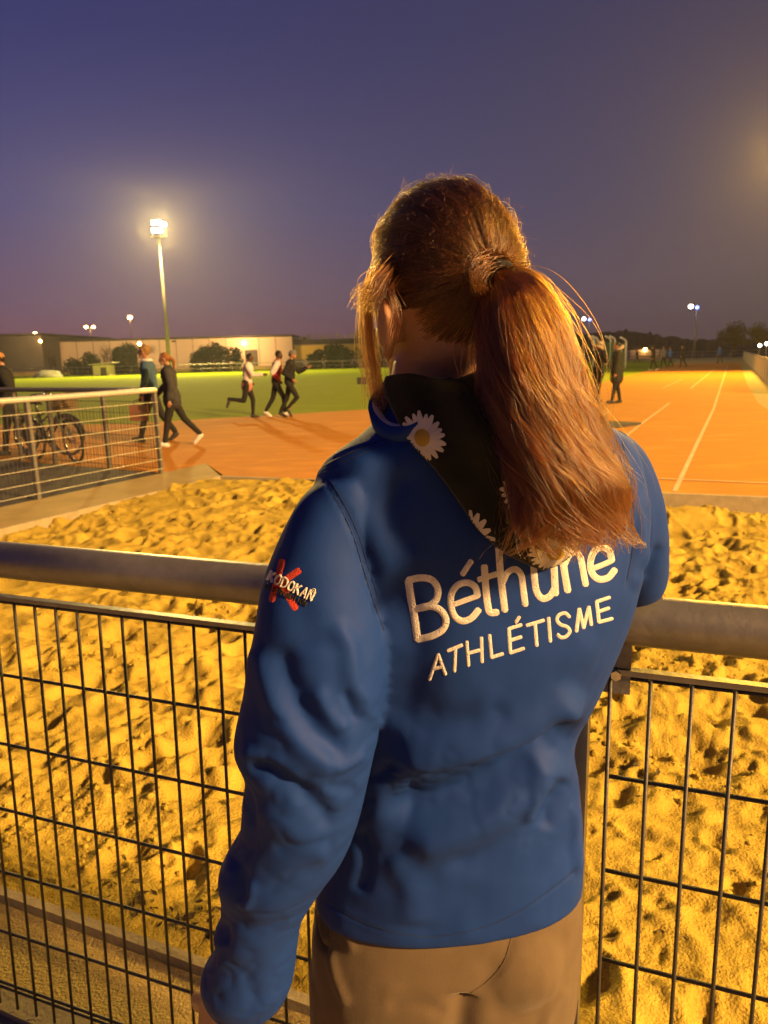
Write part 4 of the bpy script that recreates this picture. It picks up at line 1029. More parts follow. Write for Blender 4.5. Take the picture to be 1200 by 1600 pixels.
def hand(wr, d, palm_n, thumb_dir, curl):
    """palm and five separate, slightly curled fingers"""
    d = d / np.linalg.norm(d); palm_n = palm_n - d * (palm_n @ d); palm_n /= np.linalg.norm(palm_n); t = thumb_dir - d * (thumb_dir @ d) - palm_n * (thumb_dir @ palm_n); t /= np.linalg.norm(t)
    for q in (-.024, -.008, .008, .024): bo.capsule(wr + d * .008 + t * q * .8, .0135, wr + d * .082 + t * q, .0125, 10)
    for q, L in ((.029, .066), (.0098, .075), (-.0098, .070), (-.029, .056)):
        p = wr + d * .080 + t * q; a = math.radians(curl); dd = d
        for seg, r in ((.45, .0090), (.31, .0084), (.24, .0075)):
            dd = dd * math.cos(a) + palm_n * math.sin(a); dd /= np.linalg.norm(dd); e = p + dd * L * seg; bo.capsule(p, r, e, r * .93, 8); p = e; a = math.radians(curl * .8)
    p = wr + d * .020 + t * .026; e = p + (d * .6 + t * .75 + palm_n * .25) * .036; bo.capsule(p, .0125, e, .0105, 9); e2 = e + (d * .9 + t * .25 + palm_n * .3) * .030; bo.capsule(e, .0105, e2, .0085, 9)
hand(WR_L + (WR_L - EL_L) * .02, np.array([-.12, .02, -1.]), np.array([.6, .8, 0]), np.array([-.6, .8, 0]) * .9 + np.array([.2, .6, 0]), 18)
hand(RARM[8][0], RARM[8][0] - RARM[7][0], np.array([0, .25, -1.]), np.array([-1., -.2, 0]), 16)
me = remesh(bo.mesh('body'), .0042, 3); setco(me, G(coords(me)))
body = finish('body', me, M['skin'], girl)
em = MB()
for s in (-1, 1): em.ball(G(hp_(s * .031, .082, .004)), .0115, 12, 8)
em.build('eyes', pm('eye_white', (.75, .73, .7), (.7, .68, .66), 9, .2, 0), body, True)

# ---- jacket
jb = MB()
jb.loft(ringset(TORSO, 70)); jb.loft(ringset(LARM, 90, n=36, e=2.05))
rc = crom(np.array([[*p, r] for p, r in RARM]), 44); jb.tube(rc[:, :3], rc[:, 3], 30)
me = remesh(jb.mesh('jacket'), .0040, 4, .5)
JV = coords(me)
def normals(me):
    v = np.empty(len(me.vertices) * 3); me.vertices.foreach_get('normal', v); return v.reshape(-1, 3)
JN = normals(me); JP = proj(JV); facing = np.einsum('ij,ij->i', JN, JV - CAM) / np.linalg.norm(JV - CAM, axis=1)
fmask = np.clip((-facing + .10) / .35, 0, 1)
# which vertices are on the left sleeve (nearer than the trunk)
sl_edge = np.array([(512, 752), (545, 800), (562, 850), (580, 930), (600, 990), (602, 1050), (598, 1100), (592, 1145), (578, 1205), (562, 1270), (532, 1340), (490, 1400), (470, 1450), (460, 1600)])
onsleeve = (JP[:, 0] < np.interp(JP[:, 1], sl_edge[:, 1], sl_edge[:, 0]) + 4)
depthx = (JV - CAM) @ FW
def polyd(P, pts, m=40):
    C_ = crom(pts, m) if len(pts) > 2 else crom(pts, m)
    best = np.full(len(P), 1e9); tt = np.zeros(len(P)); sg = np.zeros(len(P))
    for i in range(m - 1):
        a, b = C_[i], C_[i + 1]; ab = b - a; u = np.clip(((P - a) @ ab) / (ab @ ab + 1e-9), 0, 1); q = a + u[:, None] * ab; d = np.hypot(*(P - q).T)
        k = d < best; best[k] = d[k]; tt[k] = (i + u[k]) / (m - 1); cr = ab[0] * (P[:, 1] - a[1]) - ab[1] * (P[:, 0] - a[0]); sg[k] = np.sign(cr[k])
    return best, tt, sg
DISP = np.zeros(len(JV))
def fold(pts, w, amp, w2=None, region=None, ends=.16):
    """a ridge (amp > 0) or furrow drawn along a line; w / w2 = half widths on its two sides (w2: right/below of the drawing direction)"""
    global DISP
    d, t, sg = polyd(JP, np.array(pts, float)); ww = np.where(sg > 0, w2 or w, w)
    env = np.clip(t / ends, 0, 1) * np.clip((1 - t) / ends, 0, 1); env = env * env * (3 - 2 * env); env = np.where((t <= 0) | (t >= 1), 0, env)
    a = amp * np.exp(-(d / ww) ** 2) * env * fmask
    if region == 'arm': a = a * onsleeve * .66
    if region == 'body': a = a * (~onsleeve)
    DISP += a
B_, A_ = 'body', 'arm'
# trunk: the big drape over the small of the back and its answering folds
fold([(600, 1200), (670, 1186), (740, 1164), (815, 1143), (880, 1112), (915, 1075)], 34, .021, 14, B_)
fold([(585, 1262), (660, 1262), (740, 1240), (810, 1205), (870, 1150), (900, 1110)], 30, -.025, 26, B_)
fold([(625, 1325), (690, 1308), (760, 1278), (815, 1238), (850, 1200), (868, 1170)], 20, .0125, 30, B_)
fold([(690, 1360), (770, 1330), (840, 1280), (885, 1220)], 22, -.006, 22, B_)
fold([(828, 1292), (826, 1262), (838, 1225), (852, 1190)], 9, .006, 14, B_)
fold([(850, 1300), (862, 1255), (880, 1210)], 14, -.006, 14, B_)
fold([(580, 1220), (620, 1195), (690, 1200)], 9, -.006, 12, B_)
for k in range(4): fold([(603 + 3 * k, 1212 + 13 * k), (622, 1206 + 13 * k), (640, 1212 + 13 * k)], 4, .0035, 4, B_, .3)
fold([(560, 1290), (572, 1350), (560, 1400)], 12, -.006, 12, B_)
fold([(612, 1330), (640, 1390), (645, 1450)], 26, .006, 22, B_)
fold([(600, 900), (640, 980), (640, 1080), (620, 1150)], 34, -.008, 34, B_)
fold([(590, 700), (560, 760), (585, 850), (620, 910)], 20, .004, 26, B_)
fold([(640, 730), (610, 800), (650, 870)], 16, -.004, 16, B_)
fold([(720, 1110), (800, 1080), (880, 1030), (930, 980)], 26, .004, 26, B_)
fold([(650, 1110), (720, 1130), (800, 1100)], 20, -.003, 20, B_)
fold([(905, 1370), (900, 1310), (893, 1250)], 7, .006, 10, B_)
# left sleeve
fold([(401, 1000), (408, 1040), (428, 1098), (460, 1150), (500, 1185), (545, 1200)], 13, .0105, 22, A_)
fold([(432, 1000), (447, 1060), (478, 1125), (520, 1165), (550, 1180)], 22, -.0105, 14, A_)
fold([(520, 965), (545, 1010), (550, 1060), (568, 1090), (585, 1105)], 14, .0105, 16, A_)
fold([(494, 1068), (510, 1105), (528, 1130), (548, 1142)], 10, .0075, 16, A_)
fold([(535, 1075), (548, 1105), (556, 1128)], 7, -.008, 7, A_)
fold([(380, 1198), (420, 1206), (462, 1232), (500, 1270), (522, 1302)], 18, -.0145, 13, A_)
fold([(374, 1172), (400, 1184), (440, 1200), (480, 1222)], 12, .008, 10, A_)
fold([(395, 1262), (440, 1290), (490, 1325), (520, 1330)], 22, .008, 20, A_)
fold([(423, 1330), (470, 1320), (530, 1318)], 10, -.004, 10, A_)
fold([(378, 1215), (392, 1260), (388, 1320), (372, 1350)], 8, -.008, 8, A_)
fold([(360, 1330), (375, 1370), (372, 1420)], 10, -.008, 10, A_)
fold([(396, 1375), (388, 1405), (376, 1425)], 8, .006, 8, A_)
fold([(336, 1440), (352, 1452), (352, 1480), (340, 1505)], 8, -.009, 9, A_)
fold([(318, 1520), (338, 1512), (347, 1490), (352, 1470)], 9, .008, 9, A_)
fold([(348, 1430), (400, 1450), (455, 1440)], 14, -.004, 14, A_)
fold([(380, 1520), (395, 1550), (390, 1590)], 10, -.004, 10, A_)
fold([(440, 900), (470, 960), (480, 1030)], 30, -.006, 30, A_)
fold([(600, 940), (585, 905), (568, 880)], 8, .006, 10, A_)
fold([(560, 1105), (585, 1120), (592, 1140)], 7, .006, 7, A_)
fold([(520, 1200), (555, 1190), (575, 1175)], 9, .006, 9, A_)
fold([(505, 1225), (540, 1235), (560, 1230)], 8, -.006, 10, A_)
# right sleeve
fold([(968, 700), (985, 760), (998, 830), (1005, 900)], 6, .004, 8, None)
fold([(1003, 760), (1010, 830), (1000, 890), (985, 925)], 8, .004, 10, None)
fold([(1030, 850), (1015, 880), (1000, 900)], 8, -.005, 8, None)
# seams: armholes, shoulder yoke, side, hem
def seam(pts, region=None):
    fold(pts, 2.6, -.0028, 2.6, region, .02); 
    p = np.array(pts, float); fold(p + [5, 0], 3.5, .0012, 3.5, region, .05); fold(p - [5, 0], 3.5, .0012, 3.5, region, .05)
seam([(508, 752), (530, 790), (552, 838), (568, 890), (582, 935), (600, 985)])
seam([(482, 742), (530, 716), (580, 694), (632, 676)])
seam([(972, 690), (984, 740), (990, 800), (988, 860), (978, 915)])
seam([(498, 1399), (560, 1440), (640, 1463), (700, 1463), (780, 1442), (850, 1400), (902, 1360)], B_)
# fine creases where the cloth bends: waist, elbow, forearm
cr_ = (1 - np.abs(fbm(JV * np.array([26, 26, 34.]) + .5 * vnoise(JV * 9, 3)[:, None], 2, 91))) ** 5
zone = np.clip(np.where(onsleeve, (JP[:, 1] - 980) / 160, 1 - np.abs(JP[:, 1] - 1230) / 170), 0, 1)
DISP += -.0022 * cr_ * zone * fmask
# general softness
DISP += fmask * (.0016 * fbm(JV * 22, 2, 77) + .0022 * fbm(JV * 9, 2, 78))
JV2 = JV + JN * DISP[:, None]
setco(me, JV2)
# light smoothing so that furrows stay soft cloth
bm = bmesh.new(); bm.from_mesh(me)
for _ in range(2): bmesh.ops.smooth_vert(bm, verts=bm.verts, factor=.35, use_axis_x=True, use_axis_y=True, use_axis_z=True)
bm.to_mesh(me); bm.free()
JW = coords(me).copy()
JF = [tuple(p.vertices) for p in me.polygons]
JBVH = BVHTree.FromPolygons([Vector(p) for p in JW], JF)
setco(me, G(JW))
M['jacket'] = pm('blue_softshell', (.0052, .031, .190), (.0044, .027, .162), 5, .68, .12, 1100, spec=.20)
jacket = finish('jacket', me, M['jacket'], girl)

# ---- trousers
TR = [((500, 1360), (898, 1325), .925, .955, .10, .11), ((490, 1430), (903, 1385), .925, .955, .108, .115), ((488, 1490), (902, 1450), .925, .955, .115, .115), ((489, 1550), (897, 1520), .93, .955, .115, .11), ((492, 1610), (888, 1585), .93, .955, .10, .10), ((500, 1650), (880, 1630), .93, .955, .08, .09)]
tb_ = MB(); tb_.loft(ringset(TR, 30, n=44, e=2.5))
tl = px3(585, 1560, .94); trr = px3(795, 1545, .955)
for c0_, kn, an in ((tl, KNL, ANL), (trr, KNR, ANR)):
    P_ = crom(np.array([[*(c0_ + np.array([0, 0, .06])), .098], [*c0_, .098], [*(c0_ * .5 + kn * .5), .088], [*kn, .074], [*(kn * .4 + an * .6), .066], [*(an + [0, 0, .0]), .055]]), 40)
    tb_.tube(P_[:, :3], P_[:, 3], 26)
for s, xx in ((-1, 625), (1, 795)): tb_.ball(px3(xx, 1500 - 10 * s, .885), (.078, .062, .085), 18, 12)
me = remesh(tb_.mesh('trousers'), .006, 5)
TV = coords(me); TN = normals(me); TP = proj(TV)
JP_save, JP = JP, TP; fm_save, fmask = fmask, np.clip((-np.einsum('ij,ij->i', TN, TV - CAM) / np.linalg.norm(TV - CAM, axis=1) + .1) / .3, 0, 1)
DISP = np.zeros(len(TV)); onsleeve = np.zeros(len(TV), bool)
fold([(802, 1410), (799, 1460), (786, 1504), (758, 1536), (724, 1558)], 6, -.0022, 6, None, .05)
fold([(726, 1552), (720, 1600), (715, 1650)], 22, -.014, 22, None, .1)
fold([(492, 1425), (496, 1460), (506, 1482), (512, 1478)], 4, -.006, 4, None, .05); fold([(502, 1425), (505, 1455), (511, 1474)], 4, .005, 4, None, .1)
fold([(515, 1480), (525, 1530), (545, 1575)], 7, .005, 9, None); fold([(540, 1450), (552, 1490)], 8, .003, 8, None)
fold([(885, 1540), (860, 1575), (850, 1610)], 10, .004, 10, None); fold([(700, 1590), (660, 1570), (600, 1575)], 12, -.004, 12, None)
DISP += .0016 * fbm(TV * 14, 3, 7)
setco(me, G(TV + TN * DISP[:, None]))
trousers = finish('trousers', me, pm('beige_cotton', (.108, .080, .052), (.090, .066, .043), 14, .95, .12, 700, spec=.15, sheen=.15), girl)
JP = JP_save; fmask = fm_save
for an in (ANL, ANR):
    s_ = MB(); s_.capsule(an + [0, -.03, -.045], .045, an + [0, .15, -.05], .042); s_.capsule(an + [0, -.01, 0], .046, an + [0, .06, -.03], .046)
    mm = remesh(s_.mesh('shoe'), .009, 3); setco(mm, G(coords(mm))); finish('shoe', mm, M['shoe_white'], girl)

# ---- patterned black hood lying on the back
hl = crom([(602, 588), (599, 606), (612, 640), (628, 670), (645, 697), (680, 735), (720, 790), (742, 822), (772, 852), (805, 874), (845, 891)], 60)
hr_ = crom([(800, 566), (862, 585), (908, 616), (938, 650), (947, 690), (944, 740), (936, 790), (922, 830), (900, 862), (872, 884), (846, 892)], 60)
def hood_d(x, y):
    """distance plane of the hood: round the neck at the top, bulging over the back below"""
    c = np.interp(y, [560, 620, 680, 760, 892], [.762, .735, .708, .692, .690])
    w = np.interp(y, [560, 620, 700, 800, 892], [125, 165, 175, 150, 60]); cx = np.interp(y, [560, 620, 700, 800, 892], [715, 755, 785, 820, 846])
    return c + .062 * np.clip(np.abs(x - cx) / w, 0, 1.15) ** 2.2
nu, nv = 60, 60; HV = np.zeros((nv, nu, 3))
for j in range(nv):
    for i in range(nu):
        u = i / (nu - 1); p = hl[j] * (1 - u) + hr_[j] * u; v = j / (nv - 1)
        p = p + np.array([0, 10 * math.sin(math.pi * u) * (1 - v) - (6 * math.sin(u * 9) * (1 - v) ** 3)])
        r = ray(*p); D = hood_d(*p)
        hit = JBVH.ray_cast(Vector(CAM), Vector(r).normalized())
        edgew = min(u, 1 - u, ) * 2; edgew = min(1, edgew / .35)
        if hit[0] is not None:
            dj = hit[0].y - .008 - .020 * (edgew ** .7) * (1 if v < .85 else (1 - v) / .15)
            wv_ = min(1, max(0, (v - .25) / .35)); D = min(D, dj) * (1 - wv_) + dj * wv_
        HV[j, i] = CAM + r * (D / r[1])
hv = HV.reshape(-1, 3)
fl_ = fbm(hv * 16, 3, 8) * .0050 + fbm(hv * np.array([30, 30, 9]), 2, 9) * .0022
# a rolled rim and a few drape folds
vv = np.repeat(np.linspace(0, 1, nv), nu); uu = np.tile(np.linspace(0, 1, nu), nv)
hd_ = np.stack([hv[:, 0] - CAM[0], hv[:, 1] - CAM[1], hv[:, 2] - CAM[2]], 1); hd_ /= np.linalg.norm(hd_, axis=1)[:, None]
bul = .011 * np.sin(uu * 15 + 3 * vv + 1.2 * np.sin(vv * 5)) * np.sin(math.pi * np.clip(uu, 0, 1)) * (1 - vv * .5) * (1 - vv ** 5) + .012 * np.exp(-(vv / .07) ** 2) * np.sin(math.pi * uu)
hv = hv - hd_ * (fl_ * (1 - vv ** 6) + bul)[:, None]
i = np.arange(nv - 1)[:, None] * nu + np.arange(nu - 1)[None]
HFc = np.stack([i, i + nu, i + nu + 1, i + 1], -1).reshape(-1, 4)
for _ in range(2):
    Hh = hv.reshape(nv, nu, 3); Hh[1:-1, 1:-1] = .5 * Hh[1:-1, 1:-1] + .125 * (Hh[:-2, 1:-1] + Hh[2:, 1:-1] + Hh[1:-1, :-2] + Hh[1:-1, 2:]); hv = Hh.reshape(-1, 3)
me = bpy.data.meshes.new('hood'); me.from_pydata(G(hv).tolist(), [], HFc.tolist()); me.update()
M['hood'] = pm('black_jersey', (.015, .0155, .0125), (.010, .0105, .0085), 12, .93, .25, 500, spec=.12, sheen=.12)
hood = finish('hood', me, M['hood'], girl)
sd = hood.modifiers.new('thickness', 'SOLIDIFY'); sd.thickness = .006; sd.offset = -1 if np.mean(normals(me) @ FW) < 0 else 1
HBVH = BVHTree.FromPolygons([Vector(p) for p in hv], [tuple(f) for f in HFc.tolist()])

# print and embroidery: flat shapes laid onto the cloth where they sit
def lay(bvh, P2, lift):
    """photo points -> points on the cloth, lifted a little along the cloth's normal"""
    out = []
    for (x, y), l in zip(P2, np.broadcast_to(lift, (len(P2),))):
        r = Vector(ray(x, y)).normalized(); h = bvh.ray_cast(Vector(CAM), r)
        if h[0] is None: out.append(None); continue
        nrm = h[1]; nrm = nrm if nrm.dot(r) < 0 else -nrm
        out.append(np.array(h[0] + nrm * l))
    return out
class Cloth2D:
    def __init__(s, bvh): s.b = bvh; s.v = []; s.f = []; s.m = []
    def fan(s, P2, lift, mi=0, mid=None):
        """closed outline + centre"""
        P2 = np.asarray(P2, float); c = P2.mean(0) if mid is None else mid
        L = lay(s.b, np.vstack([P2, (P2 + c) / 2, c[None]]), np.concatenate([np.full(len(P2), lift * .5), np.full(len(P2), lift), [lift]]))
        n = len(P2); ids = []
        for q in L:
            if q is None: ids.append(-1)
            else: ids.append(len(s.v)); s.v.append(q)
        for i in range(n):
            j = (i + 1) % n
            for f in ((i, j, n + j, n + i), (n + i, n + j, 2 * n)):
                g = [ids[t] for t in f]
                if min(g) >= 0: s.f.append(g); s.m.append(mi)
    def stroke(s, pts, w, lift, smooth=True, n=None, mi=0):
        pts = np.asarray(pts, float); L = np.linalg.norm(np.diff(pts, axis=0), axis=1).sum(); n = n or max(4, int(L / 2.5))
        C_ = crom(pts, n) if smooth else np.column_stack([np.interp(np.linspace(0, 1, n), np.concatenate([[0], np.cumsum(np.linalg.norm(np.diff(pts, axis=0), axis=1))]) / L, pts[:, i]) for i in (0, 1)])
        t = np.gradient(C_, axis=0); t /= np.linalg.norm(t, axis=1)[:, None] + 1e-9; nn_ = np.column_stack([-t[:, 1], t[:, 0]])
        C_ = np.vstack([C_[0] - t[0] * w * .28, C_, C_[-1] + t[-1] * w * .28]); nn_ = np.vstack([nn_[0], nn_, nn_[-1]]); wd = np.full(len(C_), w / 2.); wd[0] = wd[-1] = w * .30
        offs = (-1, -.6, 0, .6, 1); lifts = (.0004, .8, 1., .8, .0004); rows = []
        for o, l in zip(offs, lifts): rows.append(lay(s.b, C_ + nn_ * (wd * o)[:, None], lift * l))
        k = len(C_); ids = np.full((5, k), -1)
        for a in range(5):
            for b in range(k):
                if rows[a][b] is not None: ids[a, b] = len(s.v); s.v.append(rows[a][b])
        for a in range(4):
            for b in range(k - 1):
                g = [ids[a, b], ids[a, b + 1], ids[a + 1, b + 1], ids[a + 1, b]]
                if min(g) >= 0: s.f.append([int(x) for x in g]); s.m.append(mi)
    def build(s, name, mats, parent):
        if not s.v: return None
        me = bpy.data.meshes.new(name); me.from_pydata(G(np.array(s.v)).tolist(), [], s.f); me.update(); o = finish(name, me, mats, parent)
        me.polygons.foreach_set('material_index', s.m); return o
M['petal'] = pm('petal_print', (.52, .48, .44), (.40, .37, .34), 30, .85, .05, 300)
M['disk'] = pm('daisy_disk_print', (.40, .27, .035), (.28, .17, .02), 60, .9, .2, 400)
def daisy(cx, cy, r0, r1, sx_, sy_, rot, npet=20, a0=0, a1=360):
    d = Cloth2D(HBVH); R = random.Random(cx)
    for k in range(npet):
        a = a0 + (a1 - a0) * (k + .5) / npet; a = math.radians(a + R.uniform(-3, 3)); L = r1 * R.uniform(.90, 1.06); w = math.radians((a1 - a0) / npet) * (r0 + L) * .30
        o = []
        for t in np.linspace(0, 1, 6): o.append((r0 * .92 + (L - r0 * .92) * t, w * math.sin(math.pi * (.14 + .76 * t)) ** .8))
        sh_ = [(x, y) for x, y in o] + [(x, -y) for x, y in o[::-1]]
        P2 = []
        for x, y in sh_:
            X = x * math.cos(a) - y * math.sin(a); Y = x * math.sin(a) + y * math.cos(a); X *= sx_; Y *= sy_
            P2.append((cx + X * math.cos(rot) - Y * math.sin(rot), cy + X * math.sin(rot) + Y * math.cos(rot)))
        d.fan(P2, .0007, 0)
    P2 = [(cx + r0 * sx_ * math.cos(t) * math.cos(rot) - r0 * sy_ * math.sin(t) * math.sin(rot), cy + r0 * sx_ * math.cos(t) * math.sin(rot) + r0 * sy_ * math.sin(t) * math.cos(rot)) for t in np.linspace(0, 2 * math.pi, 20, endpoint=False)]
    d.fan(P2, .0011, 1)
    d.build('daisy', [M['petal'], M['disk']], hood)
daisy(660, 684, 14, 41, .86, 1.0, -.25)
daisy(731, 842, 13, 47, .9, 1.0, -.2, 18)
daisy(868, 866, 14, 43, 1.0, .62, -.12, 20)
daisy(812, 766, 11, 34, .9, 1.0, -.1, 18)
daisy(946, 672, 11, 34, .5, 1.0, -.05, 18)
daisy(905, 770, 12, 38, .9, 1.0, -.1, 18)

# ---- jacket collar standing at the left of the neck: blue outside, grey lining
RIM = np.array([(652, 660, .742), (632, 672, .748), (612, 676, .757), (595, 669, .770), (582, 655, .786), (575, 638, .805), (580, 617, .826), (593, 600, .845), (612, 592, .865)], float)
BASE = np.array([(668, 686, .752), (640, 693, .757), (614, 695, .767), (596, 690, .785), (587, 680, .812), (587, 664, .836), (592, 646, .856), (602, 630, .872), (616, 622, .885)], float)
INNER = np.array([(664, 648, .752), (642, 658, .760), (620, 662, .770), (604, 656, .784), (593, 645, .800), (588, 632, .818), (592, 616, .836), (603, 604, .852), (618, 598, .868)], float)
DEEP = np.array([(672, 668, .775), (650, 674, .785), (634, 674, .800), (622, 668, .812), (612, 658, .826), (606, 646, .840), (606, 634, .852), (612, 624, .864), (624, 618, .878)], float)
def wall(rows, k=36):
    R_ = [np.array([px3(*q) for q in crom(r, k)]) for r in rows]; m = MB()
    m.add(G(np.concatenate(R_)), [(a * k + i, a * k + i + 1, (a + 1) * k + i + 1, (a + 1) * k + i) for a in range(len(rows) - 1) for i in range(k - 1)]); return m
cl_ = wall([BASE, BASE * .45 + RIM * .55 - np.array([2, 0, .004]), RIM, RIM * .5 + INNER * .5 + np.array([0, -3, 0.])]).build('collar', M['jacket'], jacket, True)
wall([RIM * .5 + INNER * .5 + np.array([0, -3, .0005]), INNER, DEEP]).build('collar_lining', cloth('grey_fleece', (.72, .68, .64), .95, .5, 260), jacket, True)

# ---- stitched seams of jacket and trousers
M['stitch'] = pm('dark_blue_stitching', (.002, .012, .06), (.0015, .009, .045), 60, .8, .4, 900)
for pts, w in (([(508, 752), (530, 790), (552, 838), (568, 890), (582, 935), (600, 985)], 1.8), ([(482, 742), (530, 716), (580, 694), (632, 676)], 1.8), ([(972, 690), (984, 740), (990, 800), (988, 860), (978, 915)], 1.8),
               ([(516, 750), (538, 788), (560, 836), (576, 888), (590, 932)], .9), ([(964, 694), (976, 742), (982, 800), (980, 858)], .9), ([(484, 750), (532, 724), (582, 702), (630, 684)], .9),
               ([(500, 1397), (560, 1438), (640, 1461), (700, 1461), (780, 1440), (850, 1398), (900, 1358)], 1.0)):
    sm_ = Cloth2D(JBVH); sm_.stroke(pts, w, .0005, True, 60); sm_.build('seam', M['stitch'], jacket)
TBVH = BVHTree.FromPolygons([Vector(p + GO) for p in coords(trousers.data)], [tuple(p.vertices) for p in trousers.data.polygons])
M['stitch_beige'] = pm('trouser_seam', (.08, .056, .032), (.06, .042, .024), 60, .9, .3, 600)
for pts, w in (([(802, 1405), (799, 1460), (786, 1504), (758, 1536), (724, 1558)], 1.5), ([(493, 1425), (497, 1458), (506, 1481)], 2.0), ([(506, 1481), (513, 1470), (511, 1440), (506, 1424)], 1.4)):
    sm_ = Cloth2D(TBVH); sm_.stroke(pts, w, .0005, True, 40); sm_.build('seam', M['stitch_beige'], trousers)

# ---- lettering on the back
th = Cloth2D(JBVH); Z4 = lambda pts: [(520 + x / 2.5, 560 + y / 2.5) for x, y in pts]
def ST(pts, w=11.5, smooth=True): th.stroke(Z4(pts), w, .0009, smooth)
ST([(295, 868), (305, 935), (318, 1005), (331, 1098)], 12)                                # B
ST([(295, 866), (345, 857), (388, 866), (410, 900), (404, 942), (372, 968), (320, 980)], 11)
ST([(320, 980), (375, 968), (418, 982), (442, 1020), (430, 1058), (390, 1083), (331, 1098)], 11)
ST([(472, 962), (520, 944), (566, 928)], 8.5); ST([(566, 928), (556, 893), (525, 876), (488, 886), (464, 920), (462, 968), (478, 1010), (508, 1026), (542, 1014), (570, 982)], 10.5)   # e
ST([(507, 843), (540, 792)], 9)
ST([(592, 812), (598, 900), (606, 968), (616, 992), (642, 992)], 11); ST([(570, 864), (642, 842)], 9)                       # t
ST([(648, 740), (656, 850), (672, 984)], 11); ST([(661, 880), (682, 838), (712, 824), (736, 846), (744, 900), (752, 962)], 10)          # h
ST([(784, 790), (788, 860), (797, 912), (820, 938), (848, 928), (866, 900)], 10.5); ST([(862, 770), (866, 850), (870, 920)], 11)           # u
ST([(897, 770), (906, 840), (918, 908)], 11); ST([(905, 805), (922, 770), (948, 756), (968, 780), (978, 830), (988, 884)], 10)         # n
ST([(1012, 822), (1050, 808), (1090, 790)], 8.5); ST([(1090, 790), (1080, 752), (1050, 738), (1020, 756), (1006, 800), (1014, 840), (1040, 862), (1076, 856), (1102, 826)], 10.5)  # e
M['thread'] = pm('white_embroidery', (.80, .76, .72), (.68, .64, .60), 40, .55, .7, 700, spec=.4, stretch=(1, 1, 1))
th.build('club_name', M['thread'], jacket)
th = Cloth2D(JBVH)
def S2(pts, smooth=False, w=5.6): th.stroke(Z4(pts), w, .0007, smooth)
S2([(378, 1254), (411, 1156)]); S2([(411, 1156), (440, 1234)]); S2([(391, 1214), (432, 1203)])
S2([(450, 1142), (505, 1120)]); S2([(479, 1132), (475, 1222)])
S2([(523, 1106), (530, 1200)]); S2([(580, 1090), (583, 1186)]); S2([(527, 1152), (581, 1138)])
S2([(612, 1080), (620, 1168)]); S2([(620, 1168), (664, 1154)])
S2([(688, 1056), (694, 1150)]); S2([(688, 1056), (736, 1041)]); S2([(691, 1102), (736, 1088)]); S2([(694, 1150), (746, 1133)]); S2([(715, 1031), (729, 1010)], w=5.5)
S2([(758, 1043), (824, 1023)]); S2([(790, 1034), (797, 1122)])
S2([(843, 1013), (850, 1105)])
S2([(924, 1010), (908, 995), (884, 1002), (876, 1022), (890, 1040), (914, 1048), (926, 1066), (912, 1086), (892, 1090), (878, 1078)], True)
S2([(952, 1066), (963, 978)]); S2([(963, 978), (980, 1052)]); S2([(980, 1052), (1000, 970)]); S2([(1000, 970), (1010, 1040)])
S2([(1031, 950), (1040, 1030)]); S2([(1031, 950), (1081, 934)]); S2([(1035, 990), (1078, 976)]); S2([(1040, 1030), (1091, 1017)])
th.build('club_subtitle', M['thread'], jacket)

# ---- emblem on the left sleeve
Z6 = lambda pts: [(300 + x / 3.53, 840 + y / 3.53) for x, y in pts]
M['thread_red'] = pm('red_embroidery', (.62, .045, .012), (.50, .03, .01), 60, .6, .7, 700)
M['thread_black'] = pm('black_embroidery', (.012, .012, .014), (.008, .008, .01), 60, .7, .5, 700)
th = Cloth2D(JBVH)
th.stroke(Z6([(497, 128), (470, 235), (440, 345)]), 10.5, .0006, False); th.stroke(Z6([(590, 182), (535, 218), (482, 258)]), 10.5, .0006, False); th.stroke(Z6([(487, 255), (530, 325), (570, 390)]), 10.5, .0006, False)
th.build('emblem_letter', M['thread_red'], jacket)
def word(text, p0, p1, h, w, lift, mat, name, sag=0.):
    """block capitals drawn with strokes between two photo points"""
    G1 = {'K': [[(0, 0), (0, 1)], [(.9, 0), (.05, .55)], [(.3, .42), (.95, 1)]], 'O': [[(.5, 0), (.08, .22), (0, .5), (.08, .78), (.5, 1), (.92, .78), (1, .5), (.92, .22), (.5, 0)]], 'D': [[(0, 0), (0, 1)], [(0, 0), (.6, .05), (.95, .35), (.95, .65), (.6, .95), (0, 1)]],
          'A': [[(0, 1), (.5, 0)], [(.5, 0), (1, 1)], [(.22, .65), (.78, .65)]], 'N': [[(0, 1), (0, 0)], [(0, 0), (.95, 1)], [(.95, 1), (.95, 0)]], 'I': [[(.5, 0), (.5, 1)]], 'S': [[(.95, .15), (.5, 0), (.1, .2), (.5, .48), (.92, .75), (.5, 1), (.05, .85)]],
          'T': [[(0, 0), (1, 0)], [(.5, 0), (.5, 1)]], 'R': [[(0, 0), (0, 1)], [(0, 0), (.8, .08), (.8, .45), (0, .52)], [(.4, .52), (.95, 1)]], 'B': [[(0, 0), (0, 1)], [(0, 0), (.8, .08), (.8, .42), (0, .48)], [(0, .48), (.95, .58), (.9, .95), (0, 1)]], 'U': [[(0, 0), (.02, .75), (.5, 1), (.98, .75), (1, 0)]]}
    t = Cloth2D(JBVH); p0, p1 = np.array(p0, float), np.array(p1, float); dv = (p1 - p0); L = np.linalg.norm(dv); d = dv / L; dn = np.array([-d[1], d[0]]); k = len(text); cw = L / k
    for i, ch in enumerate(text):
        for s in G1[ch]:
            P2 = [p0 + d * (i * cw + x * cw * .72) + dn * (y - 1) * h + dn * sag * math.sin(math.pi * (i + x) / k) for x, y in s]
            t.stroke(P2, w, lift, len(s) > 3, max(4, int(len(s) * 3)))
    return t.build(name, mat, jacket)
